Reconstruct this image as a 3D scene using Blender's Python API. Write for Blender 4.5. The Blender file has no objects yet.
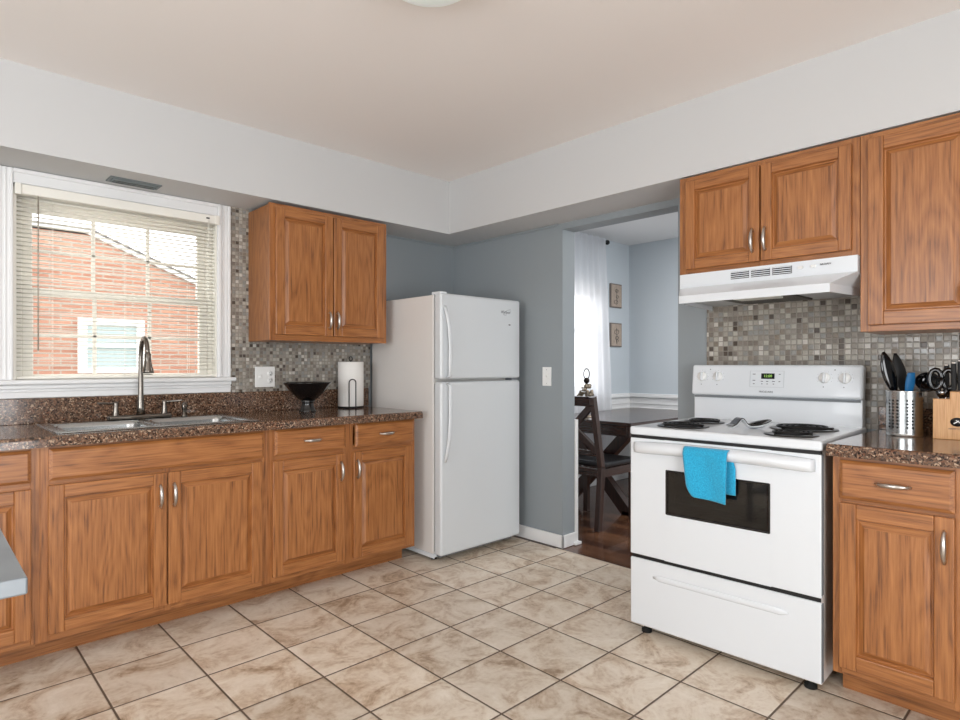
import bpy, bmesh, math, random
from mathutils import Vector, Matrix
random.seed(7)
PI = math.pi
sc = bpy.context.scene
C = sc.collection

# ------------------------------------------------------------------ camera, world, light, exposure
EYE = 1.18
cam_d = bpy.data.cameras.new('camera')
cam_d.sensor_fit = 'HORIZONTAL'; cam_d.sensor_width = 36.0
cam_d.lens = 36.0 * 600.0 / 960.0
cam_d.shift_y = 4.8 / 960.0
cam_d.clip_start = 0.02
cam = bpy.data.objects.new('camera', cam_d); C.objects.link(cam)
cam.location = (0, 0, EYE)
cam.rotation_euler = (PI/2, 0, math.radians(46.46) - PI/2)
sc.camera = cam

sc.view_settings.view_transform = 'Standard'
sc.view_settings.look = 'None'
sc.view_settings.exposure = 0.0
sc.view_settings.gamma = 1.0
sc.view_settings.use_curve_mapping = False

w = bpy.data.worlds.new('sky'); sc.world = w; w.use_nodes = True
bg = w.node_tree.nodes['Background']
bg.inputs[0].default_value = (0.96, 0.98, 1.0, 1); bg.inputs[1].default_value = 3.5

def area(name, loc, rot, sx, sy, power, col=(1, 1, 1)):
    l = bpy.data.lights.new(name, 'AREA'); l.shape = 'RECTANGLE'; l.size = sx; l.size_y = sy
    l.energy = power; l.color = col
    o = bpy.data.objects.new(name, l); C.objects.link(o); o.location = loc; o.rotation_euler = rot
    return o
# daylight at the dining window; the rest are added fill lights, no source seen
area('daylight_dining_window', (4.45, 4.10, 1.60), (-PI/2, 0, 0), 1.2, 1.5, 12, (0.95, 0.98, 1.0))
area('fill_behind_camera', (-0.1, -1.75, 1.25), (PI/2, 0, 0), 2.0, 2.0, 52, (.96, 0.982, 1.0))  # added fill light in a made-up wall opening behind the camera
area('fill_left', (-2.15, 1.0, 1.35), (PI/2, 0, -PI/2), 1.8, 1.5, 40, (.96, 0.982, 1.0))  # added fill light at an invented opening in the left wall
area('dining_fill_top', (4.5, 1.9, 2.38), (0, 0, 0), 0.6, 0.6, 22, (1.0, 0.98, 0.96))  # added to brighten the dining room; no fixture hangs here
area('dining_fill_side', (4.3, -.5, 1.3), (PI/2, 0, 0), 1.6, 1.8, 30, (.95, 0.98, 1.0))  # added fill in front of the closed near wall, lifts the dining room

# ------------------------------------------------------------------ room measures
WX, WY = 3.046, 3.503          # inner faces of right wall and back wall
CEIL, SOF = 2.456, 2.092
XL, YF = -2.2, -1.8            # left wall, front wall (behind the camera)
DX = 5.50                      # far dining wall

# ------------------------------------------------------------------ materials
def S(r, g, b):
    f = lambda c: ((c/255+0.055)/1.055)**2.4 if c/255 > 0.04045 else c/255/12.92
    return (f(r), f(g), f(b), 1)
def newmat(name):
    m = bpy.data.materials.new(name); m.use_nodes = True
    return m, m.node_tree.nodes, m.node_tree.links, m.node_tree.nodes['Principled BSDF']
def plain(name, col, rough=0.5, metal=0.0, bump=0, bscale=80, spec=0.5, coat=0.0, var=0.0, vscale=5):
    m, N, L, P = newmat(name)
    P.inputs['Base Color'].default_value = col
    P.inputs['Roughness'].default_value = rough
    P.inputs['Metallic'].default_value = metal
    P.inputs['Specular IOR Level'].default_value = spec
    P.inputs['Coat Weight'].default_value = coat
    tc = N.new('ShaderNodeTexCoord')
    if bump:
        n = N.new('ShaderNodeTexNoise'); n.inputs['Scale'].default_value = bscale; n.inputs['Detail'].default_value = 4
        L.new(tc.outputs['Object'], n.inputs['Vector'])
        b = N.new('ShaderNodeBump'); b.inputs['Strength'].default_value = bump; b.inputs['Distance'].default_value = 0.002
        L.new(n.outputs['Fac'], b.inputs['Height']); L.new(b.outputs['Normal'], P.inputs['Normal'])
    if var:
        n = N.new('ShaderNodeTexNoise'); n.inputs['Scale'].default_value = vscale; n.inputs['Detail'].default_value = 3
        L.new(tc.outputs['Object'], n.inputs['Vector'])
        r = N.new('ShaderNodeValToRGB')
        r.color_ramp.elements[0].color = [c*(1-var) for c in col[:3]]+[1]
        r.color_ramp.elements[1].color = [min(1, c*(1+var)) for c in col[:3]]+[1]
        r.color_ramp.elements[0].position = .3; r.color_ramp.elements[1].position = .7
        L.new(n.outputs['Fac'], r.inputs['Fac']); L.new(r.outputs['Color'], P.inputs['Base Color'])
    return m
def ramp(N, stops):
    r = N.new('ShaderNodeValToRGB'); e = r.color_ramp.elements
    while len(e) < len(stops): e.new(0.5)
    for x, (p, c) in zip(e, stops): x.position = p; x.color = c
    return r
def wood(name, axis, dark, mid, light, rough=0.38, coat=0.25, scale=1.0, rings=0.5):
    """straight grained timber, grain along axis (0 x, 1 y, 2 z) of the thing"""
    m, N, L, P = newmat(name)
    tc = N.new('ShaderNodeTexCoord'); oi = N.new('ShaderNodeObjectInfo')
    add = N.new('ShaderNodeVectorMath'); add.operation = 'ADD'
    sc_ = N.new('ShaderNodeVectorMath'); sc_.operation = 'SCALE'; sc_.inputs['Scale'].default_value = 17.0
    cx = N.new('ShaderNodeCombineXYZ')
    for k in range(3): L.new(oi.outputs['Random'], cx.inputs[k])
    L.new(cx.outputs[0], sc_.inputs[0]); L.new(tc.outputs['Object'], add.inputs[0]); L.new(sc_.outputs[0], add.inputs[1])
    mp = N.new('ShaderNodeMapping'); L.new(add.outputs[0], mp.inputs['Vector'])
    s = [90*scale]*3; s[axis] = 3.0*scale; mp.inputs['Scale'].default_value = s
    n1 = N.new('ShaderNodeTexNoise'); n1.inputs['Scale'].default_value = 1.6; n1.inputs['Detail'].default_value = 6; n1.inputs['Roughness'].default_value = .65
    L.new(mp.outputs[0], n1.inputs['Vector'])
    # cathedral rings: warped distance field
    mp2 = N.new('ShaderNodeMapping'); L.new(add.outputs[0], mp2.inputs['Vector'])
    s2 = [8*scale]*3; s2[axis] = 1.3*scale; mp2.inputs['Scale'].default_value = s2
    n2 = N.new('ShaderNodeTexNoise'); n2.inputs['Scale'].default_value = 1.0; n2.inputs['Detail'].default_value = 1.5
    L.new(mp2.outputs[0], n2.inputs['Vector'])
    mu = N.new('ShaderNodeMath'); mu.operation = 'MULTIPLY'; mu.inputs[1].default_value = 22.0; L.new(n2.outputs['Fac'], mu.inputs[0])
    fr = N.new('ShaderNodeMath'); fr.operation = 'PINGPONG'; fr.inputs[1].default_value = 1.0; L.new(mu.outputs[0], fr.inputs[0])
    mx = N.new('ShaderNodeMath'); mx.operation = 'MULTIPLY_ADD'; mx.inputs[1].default_value = rings*0.24
    L.new(fr.outputs[0], mx.inputs[0])
    sb = N.new('ShaderNodeMath'); sb.operation = 'MULTIPLY'; sb.inputs[1].default_value = 0.95; L.new(n1.outputs['Fac'], sb.inputs[0])
    L.new(sb.outputs[0], mx.inputs[2])
    r = ramp(N, [(0.28, dark), (0.50, mid), (0.76, light)])
    L.new(mx.outputs[0], r.inputs['Fac'])
    L.new(r.outputs['Color'], P.inputs['Base Color'])
    P.inputs['Roughness'].default_value = rough; P.inputs['Coat Weight'].default_value = coat; P.inputs['Coat Roughness'].default_value = .25
    b = N.new('ShaderNodeBump'); b.inputs['Strength'].default_value = .12; b.inputs['Distance'].default_value = .001
    L.new(mx.outputs[0], b.inputs['Height']); L.new(b.outputs['Normal'], P.inputs['Normal'])
    return m
OD, OM, OL = S(90, 52, 25), S(154, 97, 51), S(182, 122, 70)
OAKS = [wood('oak_across', 0, OD, OM, OL), wood('oak_deep', 1, OD, OM, OL), wood('oak_upright', 2, OD, OM, OL)]
OX, OY, OZ = 0, 1, 2
WALNUTS = [wood('espresso_across', 0, S(30, 17, 13), S(54, 34, 27), S(78, 50, 39), .35, .3, 1, .3),
           wood('espresso_deep', 1, S(30, 17, 13), S(54, 34, 27), S(78, 50, 39), .22, .4, 1, .3),
           wood('espresso_upright', 2, S(30, 17, 13), S(54, 34, 27), S(78, 50, 39), .35, .3, 1, .3)]
bamboo = wood('bamboo', 2, S(176, 120, 66), S(205, 152, 96), S(222, 174, 120), .4, .2, 1.5, .15)

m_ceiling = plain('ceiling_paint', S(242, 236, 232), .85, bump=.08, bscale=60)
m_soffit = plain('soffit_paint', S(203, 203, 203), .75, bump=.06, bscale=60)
m_wall = plain('blue_grey_paint', S(146, 153, 157), .7, bump=.08, bscale=70)
m_dwall = plain('pale_blue_paint', S(200, 208, 214), .7, bump=.05, bscale=70)
m_trim = plain('white_trim_paint', S(236, 236, 236), .4)
m_vinyl = plain('cream_vinyl', S(236, 232, 222), .4)
m_blind = plain('cream_blind', S(244, 241, 232), .45)
m_white = plain('white_enamel', S(224, 228, 232), .22, coat=.3)
m_white_side = plain('painted_steel_side', S(226, 220, 215), .35)
m_fridge = plain('fridge_white', S(212, 216, 219), .3, bump=.15, bscale=350)
m_plastic = plain('white_plastic', S(238, 238, 236), .35)
m_black = plain('black_gloss', S(10, 10, 12), .12, coat=.5)
m_blackm = plain('black_matte', S(14, 14, 15), .55)
m_rubber = plain('dark_rubber', S(18, 18, 18), .8)
m_seal = plain('grey_seal', S(120, 124, 128), .6)
m_coil = plain('burner_coil', S(20, 19, 20), .45, metal=.4)
m_chrome = plain('chrome', S(215, 215, 215), .18, metal=1)
m_nickel = plain('satin_nickel', S(196, 190, 184), .28, metal=1)
m_faucet = plain('brushed_faucet', S(128, 122, 115), .2, metal=1)
m_steel = plain('stainless_sink', S(186, 188, 188), .24, metal=1)
m_steelt = plain('brushed_steel_top', S(130, 136, 141), .38, metal=.3, var=.08, vscale=9)
m_galv = plain('grey_register', S(120, 128, 130), .5, metal=.3)
m_grey = plain('grey_print', S(110, 112, 116), .5)
m_dgrey = plain('dark_print', S(50, 52, 55), .5)
m_paper = plain('paper_towel', S(238, 236, 232), .9, bump=.3, bscale=180)
m_leather = plain('black_leather', S(20, 20, 23), .32, bump=.1, bscale=200)
m_teal = plain('blue_silicone', S(22, 98, 150), .5)
m_silver = plain('antique_silver', S(150, 138, 122), .35, metal=.9)
m_darkbronze = plain('dark_bronze', S(40, 34, 30), .4, metal=.7)
m_tan = plain('tan_canvas', S(176, 160, 146), .8, var=.12, vscale=30)
m_tanframe = plain('taupe_frame', S(120, 110, 104), .7)
m_roof = plain('asphalt_roof', S(100, 96, 94), .9, bump=.3)
m_lawn = plain('concrete_drive', S(165, 162, 154), .95, var=.1)
m_extwhite = plain('exterior_white', S(235, 235, 230), .6)
m_ovenin = plain('oven_cavity', S(104, 95, 88), .4)
m_rack = plain('oven_rack', S(150, 145, 135), .35, metal=.9)

def m_towel_():
    m, N, L, P = newmat('turquoise_terry')
    tc = N.new('ShaderNodeTexCoord')
    n = N.new('ShaderNodeTexNoise'); n.inputs['Scale'].default_value = 260; n.inputs['Detail'].default_value = 3
    L.new(tc.outputs['Object'], n.inputs['Vector'])
    r = ramp(N, [(.3, S(22, 142, 186)), (.7, S(46, 178, 218))]); L.new(n.outputs['Fac'], r.inputs['Fac'])
    L.new(r.outputs['Color'], P.inputs['Base Color'])
    b = N.new('ShaderNodeBump'); b.inputs['Strength'].default_value = .6; b.inputs['Distance'].default_value = .003
    L.new(n.outputs['Fac'], b.inputs['Height']); L.new(b.outputs['Normal'], P.inputs['Normal'])
    P.inputs['Roughness'].default_value = .95; P.inputs['Sheen Weight'].default_value = .3
    return m
m_towel = m_towel_()

def m_tile_():
    m, N, L, P = newmat('stone_floor_tile')
    tc = N.new('ShaderNodeTexCoord')
    s = 0.3150
    mp = N.new('ShaderNodeMapping'); L.new(tc.outputs['Object'], mp.inputs['Vector'])
    mp.vector_type = 'POINT'
    mp.inputs['Location'].default_value = (-1.765/s+20, -1.735/s+20, 0); mp.inputs['Scale'].default_value = (1/s, 1/s, 1)
    fl = N.new('ShaderNodeVectorMath'); fl.operation = 'FLOOR'; L.new(mp.outputs[0], fl.inputs[0])
    fr = N.new('ShaderNodeVectorMath'); fr.operation = 'FRACTION'; L.new(mp.outputs[0], fr.inputs[0])
    sp = N.new('ShaderNodeSeparateXYZ'); L.new(fr.outputs[0], sp.inputs[0])
    ds = []
    for k in (0, 1):
        pp = N.new('ShaderNodeMath'); pp.operation = 'PINGPONG'; pp.inputs[1].default_value = .5; L.new(sp.outputs[k], pp.inputs[0]); ds.append(pp)
    mn = N.new('ShaderNodeMath'); mn.operation = 'MINIMUM'; L.new(ds[0].outputs[0], mn.inputs[0]); L.new(ds[1].outputs[0], mn.inputs[1])
    gm = N.new('ShaderNodeMapRange'); gm.inputs[1].default_value = 0.0085; gm.inputs[2].default_value = 0.0145; L.new(mn.outputs[0], gm.inputs[0])
    wn = N.new('ShaderNodeTexWhiteNoise'); wn.noise_dimensions = '2D'; L.new(fl.outputs[0], wn.inputs['Vector'])
    # per tile offset of the veining
    ofs = N.new('ShaderNodeVectorMath'); ofs.operation = 'MULTIPLY_ADD'; ofs.inputs[1].default_value = (9, 9, 9)
    L.new(wn.outputs['Color'], ofs.inputs[0]); L.new(tc.outputs['Object'], ofs.inputs[2])
    n1 = N.new('ShaderNodeTexNoise'); n1.inputs['Scale'].default_value = 6.5; n1.inputs['Detail'].default_value = 8; n1.inputs['Roughness'].default_value = .68; n1.inputs['Distortion'].default_value = .9
    L.new(ofs.outputs[0], n1.inputs['Vector'])
    n3 = N.new('ShaderNodeTexNoise'); n3.inputs['Scale'].default_value = 55; n3.inputs['Detail'].default_value = 4
    L.new(ofs.outputs[0], n3.inputs['Vector'])
    mxn = N.new('ShaderNodeMath'); mxn.operation = 'MULTIPLY_ADD'; mxn.inputs[1].default_value = .18; L.new(n3.outputs['Fac'], mxn.inputs[0]); 
    m8 = N.new('ShaderNodeMath'); m8.operation = 'MULTIPLY'; m8.inputs[1].default_value = .82; L.new(n1.outputs['Fac'], m8.inputs[0]); L.new(m8.outputs[0], mxn.inputs[2])
    r = ramp(N, [(.34, S(154, 130, 106)), (.43, S(198, 177, 154)), (.52, S(220, 206, 188)), (.66, S(234, 223, 208))])
    L.new(mxn.outputs[0], r.inputs['Fac'])
    hv = N.new('ShaderNodeMapRange'); hv.inputs[3].default_value = .9; hv.inputs[4].default_value = 1.06; L.new(wn.outputs['Value'], hv.inputs[0])
    vm = N.new('ShaderNodeVectorMath'); vm.operation = 'SCALE'; L.new(r.outputs['Color'], vm.inputs[0]); L.new(hv.outputs[0], vm.inputs['Scale'])
    mix = N.new('ShaderNodeMix'); mix.data_type = 'RGBA'; L.new(gm.outputs[0], mix.inputs[0]); mix.inputs[6].default_value = S(98, 82, 68); L.new(vm.outputs[0], mix.inputs[7])
    L.new(mix.outputs[2], P.inputs['Base Color'])
    rr = N.new('ShaderNodeMapRange'); rr.inputs[3].default_value = .8; rr.inputs[4].default_value = .36; L.new(gm.outputs[0], rr.inputs[0]); L.new(rr.outputs[0], P.inputs['Roughness'])
    hm = N.new('ShaderNodeMapRange'); hm.inputs[1].default_value = 0.006; hm.inputs[2].default_value = 0.022; L.new(mn.outputs[0], hm.inputs[0])
    ha = N.new('ShaderNodeMath'); ha.operation = 'MULTIPLY_ADD'; ha.inputs[1].default_value = .12; L.new(n1.outputs['Fac'], ha.inputs[0]); L.new(hm.outputs[0], ha.inputs[2])
    b = N.new('ShaderNodeBump'); b.inputs['Strength'].default_value = .6; b.inputs['Distance'].default_value = .003
    L.new(ha.outputs[0], b.inputs['Height']); L.new(b.outputs['Normal'], P.inputs['Normal'])
    return m
m_tile = m_tile_()

def m_mosaic_(name, ax, s, k):
    """square mosaic in the plane of the wall; ax = 0 for the back wall (x,z), 1 for the right wall (y,z)"""
    m, N, L, P = newmat(name)
    tc = N.new('ShaderNodeTexCoord')
    sp0 = N.new('ShaderNodeSeparateXYZ'); L.new(tc.outputs['Object'], sp0.inputs[0])
    cb = N.new('ShaderNodeCombineXYZ'); L.new(sp0.outputs[ax], cb.inputs[0]); L.new(sp0.outputs[2], cb.inputs[1])
    mp = N.new('ShaderNodeMapping'); mp.inputs['Scale'].default_value = (1/s, 1/s, 1); mp.inputs['Location'].default_value = (200.3, 0.4, 0)
    L.new(cb.outputs[0], mp.inputs['Vector'])
    fl = N.new('ShaderNodeVectorMath'); fl.operation = 'FLOOR'; L.new(mp.outputs[0], fl.inputs[0])
    fr = N.new('ShaderNodeVectorMath'); fr.operation = 'FRACTION'; L.new(mp.outputs[0], fr.inputs[0])
    sp = N.new('ShaderNodeSeparateXYZ'); L.new(fr.outputs[0], sp.inputs[0])
    ds = []
    for k in (0, 1):
        pp = N.new('ShaderNodeMath'); pp.operation = 'PINGPONG'; pp.inputs[1].default_value = .5; L.new(sp.outputs[k], pp.inputs[0]); ds.append(pp)
    mn = N.new('ShaderNodeMath'); mn.operation = 'MINIMUM'; L.new(ds[0].outputs[0], mn.inputs[0]); L.new(ds[1].outputs[0], mn.inputs[1])
    gm = N.new('ShaderNodeMapRange'); gm.inputs[1].default_value = 0.06; gm.inputs[2].default_value = 0.11; L.new(mn.outputs[0], gm.inputs[0])
    wn = N.new('ShaderNodeTexWhiteNoise'); wn.noise_dimensions = '2D'; L.new(fl.outputs[0], wn.inputs['Vector'])
    r = ramp(N, [(0, S(84, 74, 66)), (.06, S(130, 121, 112)), (.25, S(152, 145, 135)), (.42, S(166, 159, 148)), (.58, S(148, 147, 142)), (.74, S(180, 174, 163)), (.88, S(140, 129, 116)), (.95, S(204, 198, 190))])
    r.color_ramp.interpolation = 'CONSTANT'
    L.new(wn.outputs['Value'], r.inputs['Fac'])
    n = N.new('ShaderNodeTexNoise'); n.inputs['Scale'].default_value = 120; L.new(tc.outputs['Object'], n.inputs['Vector'])
    vr = N.new('ShaderNodeMapRange'); vr.inputs[3].default_value = .8*k; vr.inputs[4].default_value = 1.15*k; L.new(n.outputs['Fac'], vr.inputs[0])
    vm = N.new('ShaderNodeVectorMath'); vm.operation = 'SCALE'; L.new(r.outputs['Color'], vm.inputs[0]); L.new(vr.outputs[0], vm.inputs['Scale'])
    mix = N.new('ShaderNodeMix'); mix.data_type = 'RGBA'; L.new(gm.outputs[0], mix.inputs[0]); mix.inputs[6].default_value = S(146, 140, 131); L.new(vm.outputs[0], mix.inputs[7])
    L.new(mix.outputs[2], P.inputs['Base Color'])
    sr = N.new('ShaderNodeSeparateColor'); L.new(wn.outputs['Color'], sr.inputs[0])
    rr = N.new('ShaderNodeMapRange'); rr.inputs[3].default_value = .12; rr.inputs[4].default_value = .5; L.new(sr.outputs[1], rr.inputs[0]); L.new(rr.outputs[0], P.inputs['Roughness'])
    hm = N.new('ShaderNodeMapRange'); hm.inputs[1].default_value = 0.04; hm.inputs[2].default_value = 0.16; L.new(mn.outputs[0], hm.inputs[0])
    b = N.new('ShaderNodeBump'); b.inputs['Strength'].default_value = .8; b.inputs['Distance'].default_value = .002
    L.new(hm.outputs[0], b.inputs['Height']); L.new(b.outputs['Normal'], P.inputs['Normal'])
    return m
m_mosA, m_mosB = m_mosaic_('mosaic_back', 0, .0205, .86), m_mosaic_('mosaic_right', 1, .0252, .96)

def m_granite_():
    m, N, L, P = newmat('speckled_granite')
    tc = N.new('ShaderNodeTexCoord')
    v = N.new('ShaderNodeTexVoronoi'); v.inputs['Scale'].default_value = 190; v.inputs['Randomness'].default_value = 1
    nz = N.new('ShaderNodeTexNoise'); nz.inputs['Scale'].default_value = 60; nz.inputs['Detail'].default_value = 4
    L.new(tc.outputs['Object'], nz.inputs['Vector'])
    va = N.new('ShaderNodeVectorMath'); va.operation = 'MULTIPLY_ADD'; va.inputs[1].default_value = (.02, .02, .02)
    L.new(nz.outputs['Color'], va.inputs[0]); L.new(tc.outputs['Object'], va.inputs[2]); L.new(va.outputs[0], v.inputs['Vector'])
    sp = N.new('ShaderNodeSeparateColor'); L.new(v.outputs['Color'], sp.inputs[0])
    r = ramp(N, [(0, S(46, 34, 28)), (.18, S(84, 62, 48)), (.38, S(112, 84, 66)), (.58, S(138, 106, 84)), (.74, S(98, 80, 68)), (.88, S(176, 150, 126)), (.95, S(112, 74, 54))])
    r.color_ramp.interpolation = 'CONSTANT'
    L.new(sp.outputs[0], r.inputs['Fac'])
    L.new(r.outputs['Color'], P.inputs['Base Color'])
    P.inputs['Roughness'].default_value = .13; P.inputs['Coat Weight'].default_value = .2
    return m
m_granite = m_granite_()

def m_planks_():
    m, N, L, P = newmat('dark_hardwood')
    tc = N.new('ShaderNodeTexCoord')
    mp = N.new('ShaderNodeMapping'); mp.inputs['Rotation'].default_value = (0, 0, PI/2); L.new(tc.outputs['Object'], mp.inputs['Vector'])
    br = N.new('ShaderNodeTexBrick'); br.inputs['Scale'].default_value = 1; br.inputs['Brick Width'].default_value = .9; br.inputs['Row Height'].default_value = .083
    br.inputs['Mortar Size'].default_value = .0012; br.inputs['Color1'].default_value = S(118, 80, 56); br.inputs['Color2'].default_value = S(72, 46, 34); br.inputs['Mortar'].default_value = S(26, 14, 10)
    br.offset = .37
    L.new(mp.outputs[0], br.inputs['Vector'])
    m2 = N.new('ShaderNodeMapping'); m2.inputs['Scale'].default_value = (40, 2.5, 1); L.new(tc.outputs['Object'], m2.inputs['Vector'])
    n = N.new('ShaderNodeTexNoise'); n.inputs['Scale'].default_value = 1.5; n.inputs['Detail'].default_value = 5; L.new(m2.outputs[0], n.inputs['Vector'])
    mr = N.new('ShaderNodeMapRange'); mr.inputs[3].default_value = .55; mr.inputs[4].default_value = 1.45; L.new(n.outputs['Fac'], mr.inputs[0])
    vm = N.new('ShaderNodeVectorMath'); vm.operation = 'SCALE'; L.new(br.outputs['Color'], vm.inputs[0]); L.new(mr.outputs[0], vm.inputs['Scale'])
    L.new(vm.outputs[0], P.inputs['Base Color']); P.inputs['Roughness'].default_value = .25; P.inputs['Coat Weight'].default_value = .2
    return m
m_planks = m_planks_()

def m_brick_():
    m, N, L, P = newmat('red_brick')
    tc = N.new('ShaderNodeTexCoord')
    sp = N.new('ShaderNodeSeparateXYZ'); L.new(tc.outputs['Object'], sp.inputs[0])
    cb = N.new('ShaderNodeCombineXYZ'); L.new(sp.outputs[0], cb.inputs[0]); L.new(sp.outputs[2], cb.inputs[1])
    br = N.new('ShaderNodeTexBrick'); br.inputs['Scale'].default_value = 1; br.inputs['Brick Width'].default_value = .215; br.inputs['Row Height'].default_value = .066
    br.inputs['Mortar Size'].default_value = .009; br.inputs['Color1'].default_value = S(186, 136, 112); br.inputs['Color2'].default_value = S(164, 112, 90); br.inputs['Mortar'].default_value = S(176, 160, 146)
    L.new(cb.outputs[0], br.inputs['Vector']); L.new(br.outputs['Color'], P.inputs['Base Color'])
    P.inputs['Roughness'].default_value = .85
    return m
m_brick = m_brick_()

def m_glass_(name, fac, tint=(1, 1, 1, 1), rough=0.02):
    m, N, L, P = newmat(name); N.remove(P)
    o = N['Material Output']; t = N.new('ShaderNodeBsdfTransparent'); g = N.new('ShaderNodeBsdfGlossy'); g.inputs['Roughness'].default_value = rough
    t.inputs[0].default_value = tint
    mx = N.new('ShaderNodeMixShader'); mx.inputs[0].default_value = fac
    L.new(t.outputs[0], mx.inputs[1]); L.new(g.outputs[0], mx.inputs[2]); L.new(mx.outputs[0], o.inputs[0])
    return m
m_glass = m_glass_('window_glass', .05)
m_oveng = m_glass_('smoked_glass', .06, (.5, .5, .5, 1), .05)
m_housegl = plain('pale_window', S(176, 192, 190), .15)
def m_curtain_():
    m, N, L, P = newmat('sheer_curtain'); o = N['Material Output']
    P.inputs['Base Color'].default_value = S(240, 241, 244); P.inputs['Roughness'].default_value = .9
    tr = N.new('ShaderNodeBsdfTranslucent'); tr.inputs[0].default_value = S(245, 246, 250)
    t = N.new('ShaderNodeBsdfTransparent')
    a = N.new('ShaderNodeMixShader'); a.inputs[0].default_value = .5; L.new(P.outputs[0], a.inputs[1]); L.new(tr.outputs[0], a.inputs[2])
    b = N.new('ShaderNodeMixShader'); b.inputs[0].default_value = .22; L.new(a.outputs[0], b.inputs[1]); L.new(t.outputs[0], b.inputs[2])
    L.new(b.outputs[0], o.inputs[0]); return m
m_curtain = m_curtain_()
def m_emit(name, col, s):
    m, N, L, P = newmat(name); P.inputs['Base Color'].default_value = col
    P.inputs['Emission Color'].default_value = col; P.inputs['Emission Strength'].default_value = s; P.inputs['Roughness'].default_value = .3
    return m
m_dome = m_emit('frosted_lamp_glass', S(214, 220, 214), .35)
m_digit = m_emit('green_digits', S(150, 200, 90), .45)
m_hoodlens = plain('hood_lamp_lens', S(225, 225, 215), .4)

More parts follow.
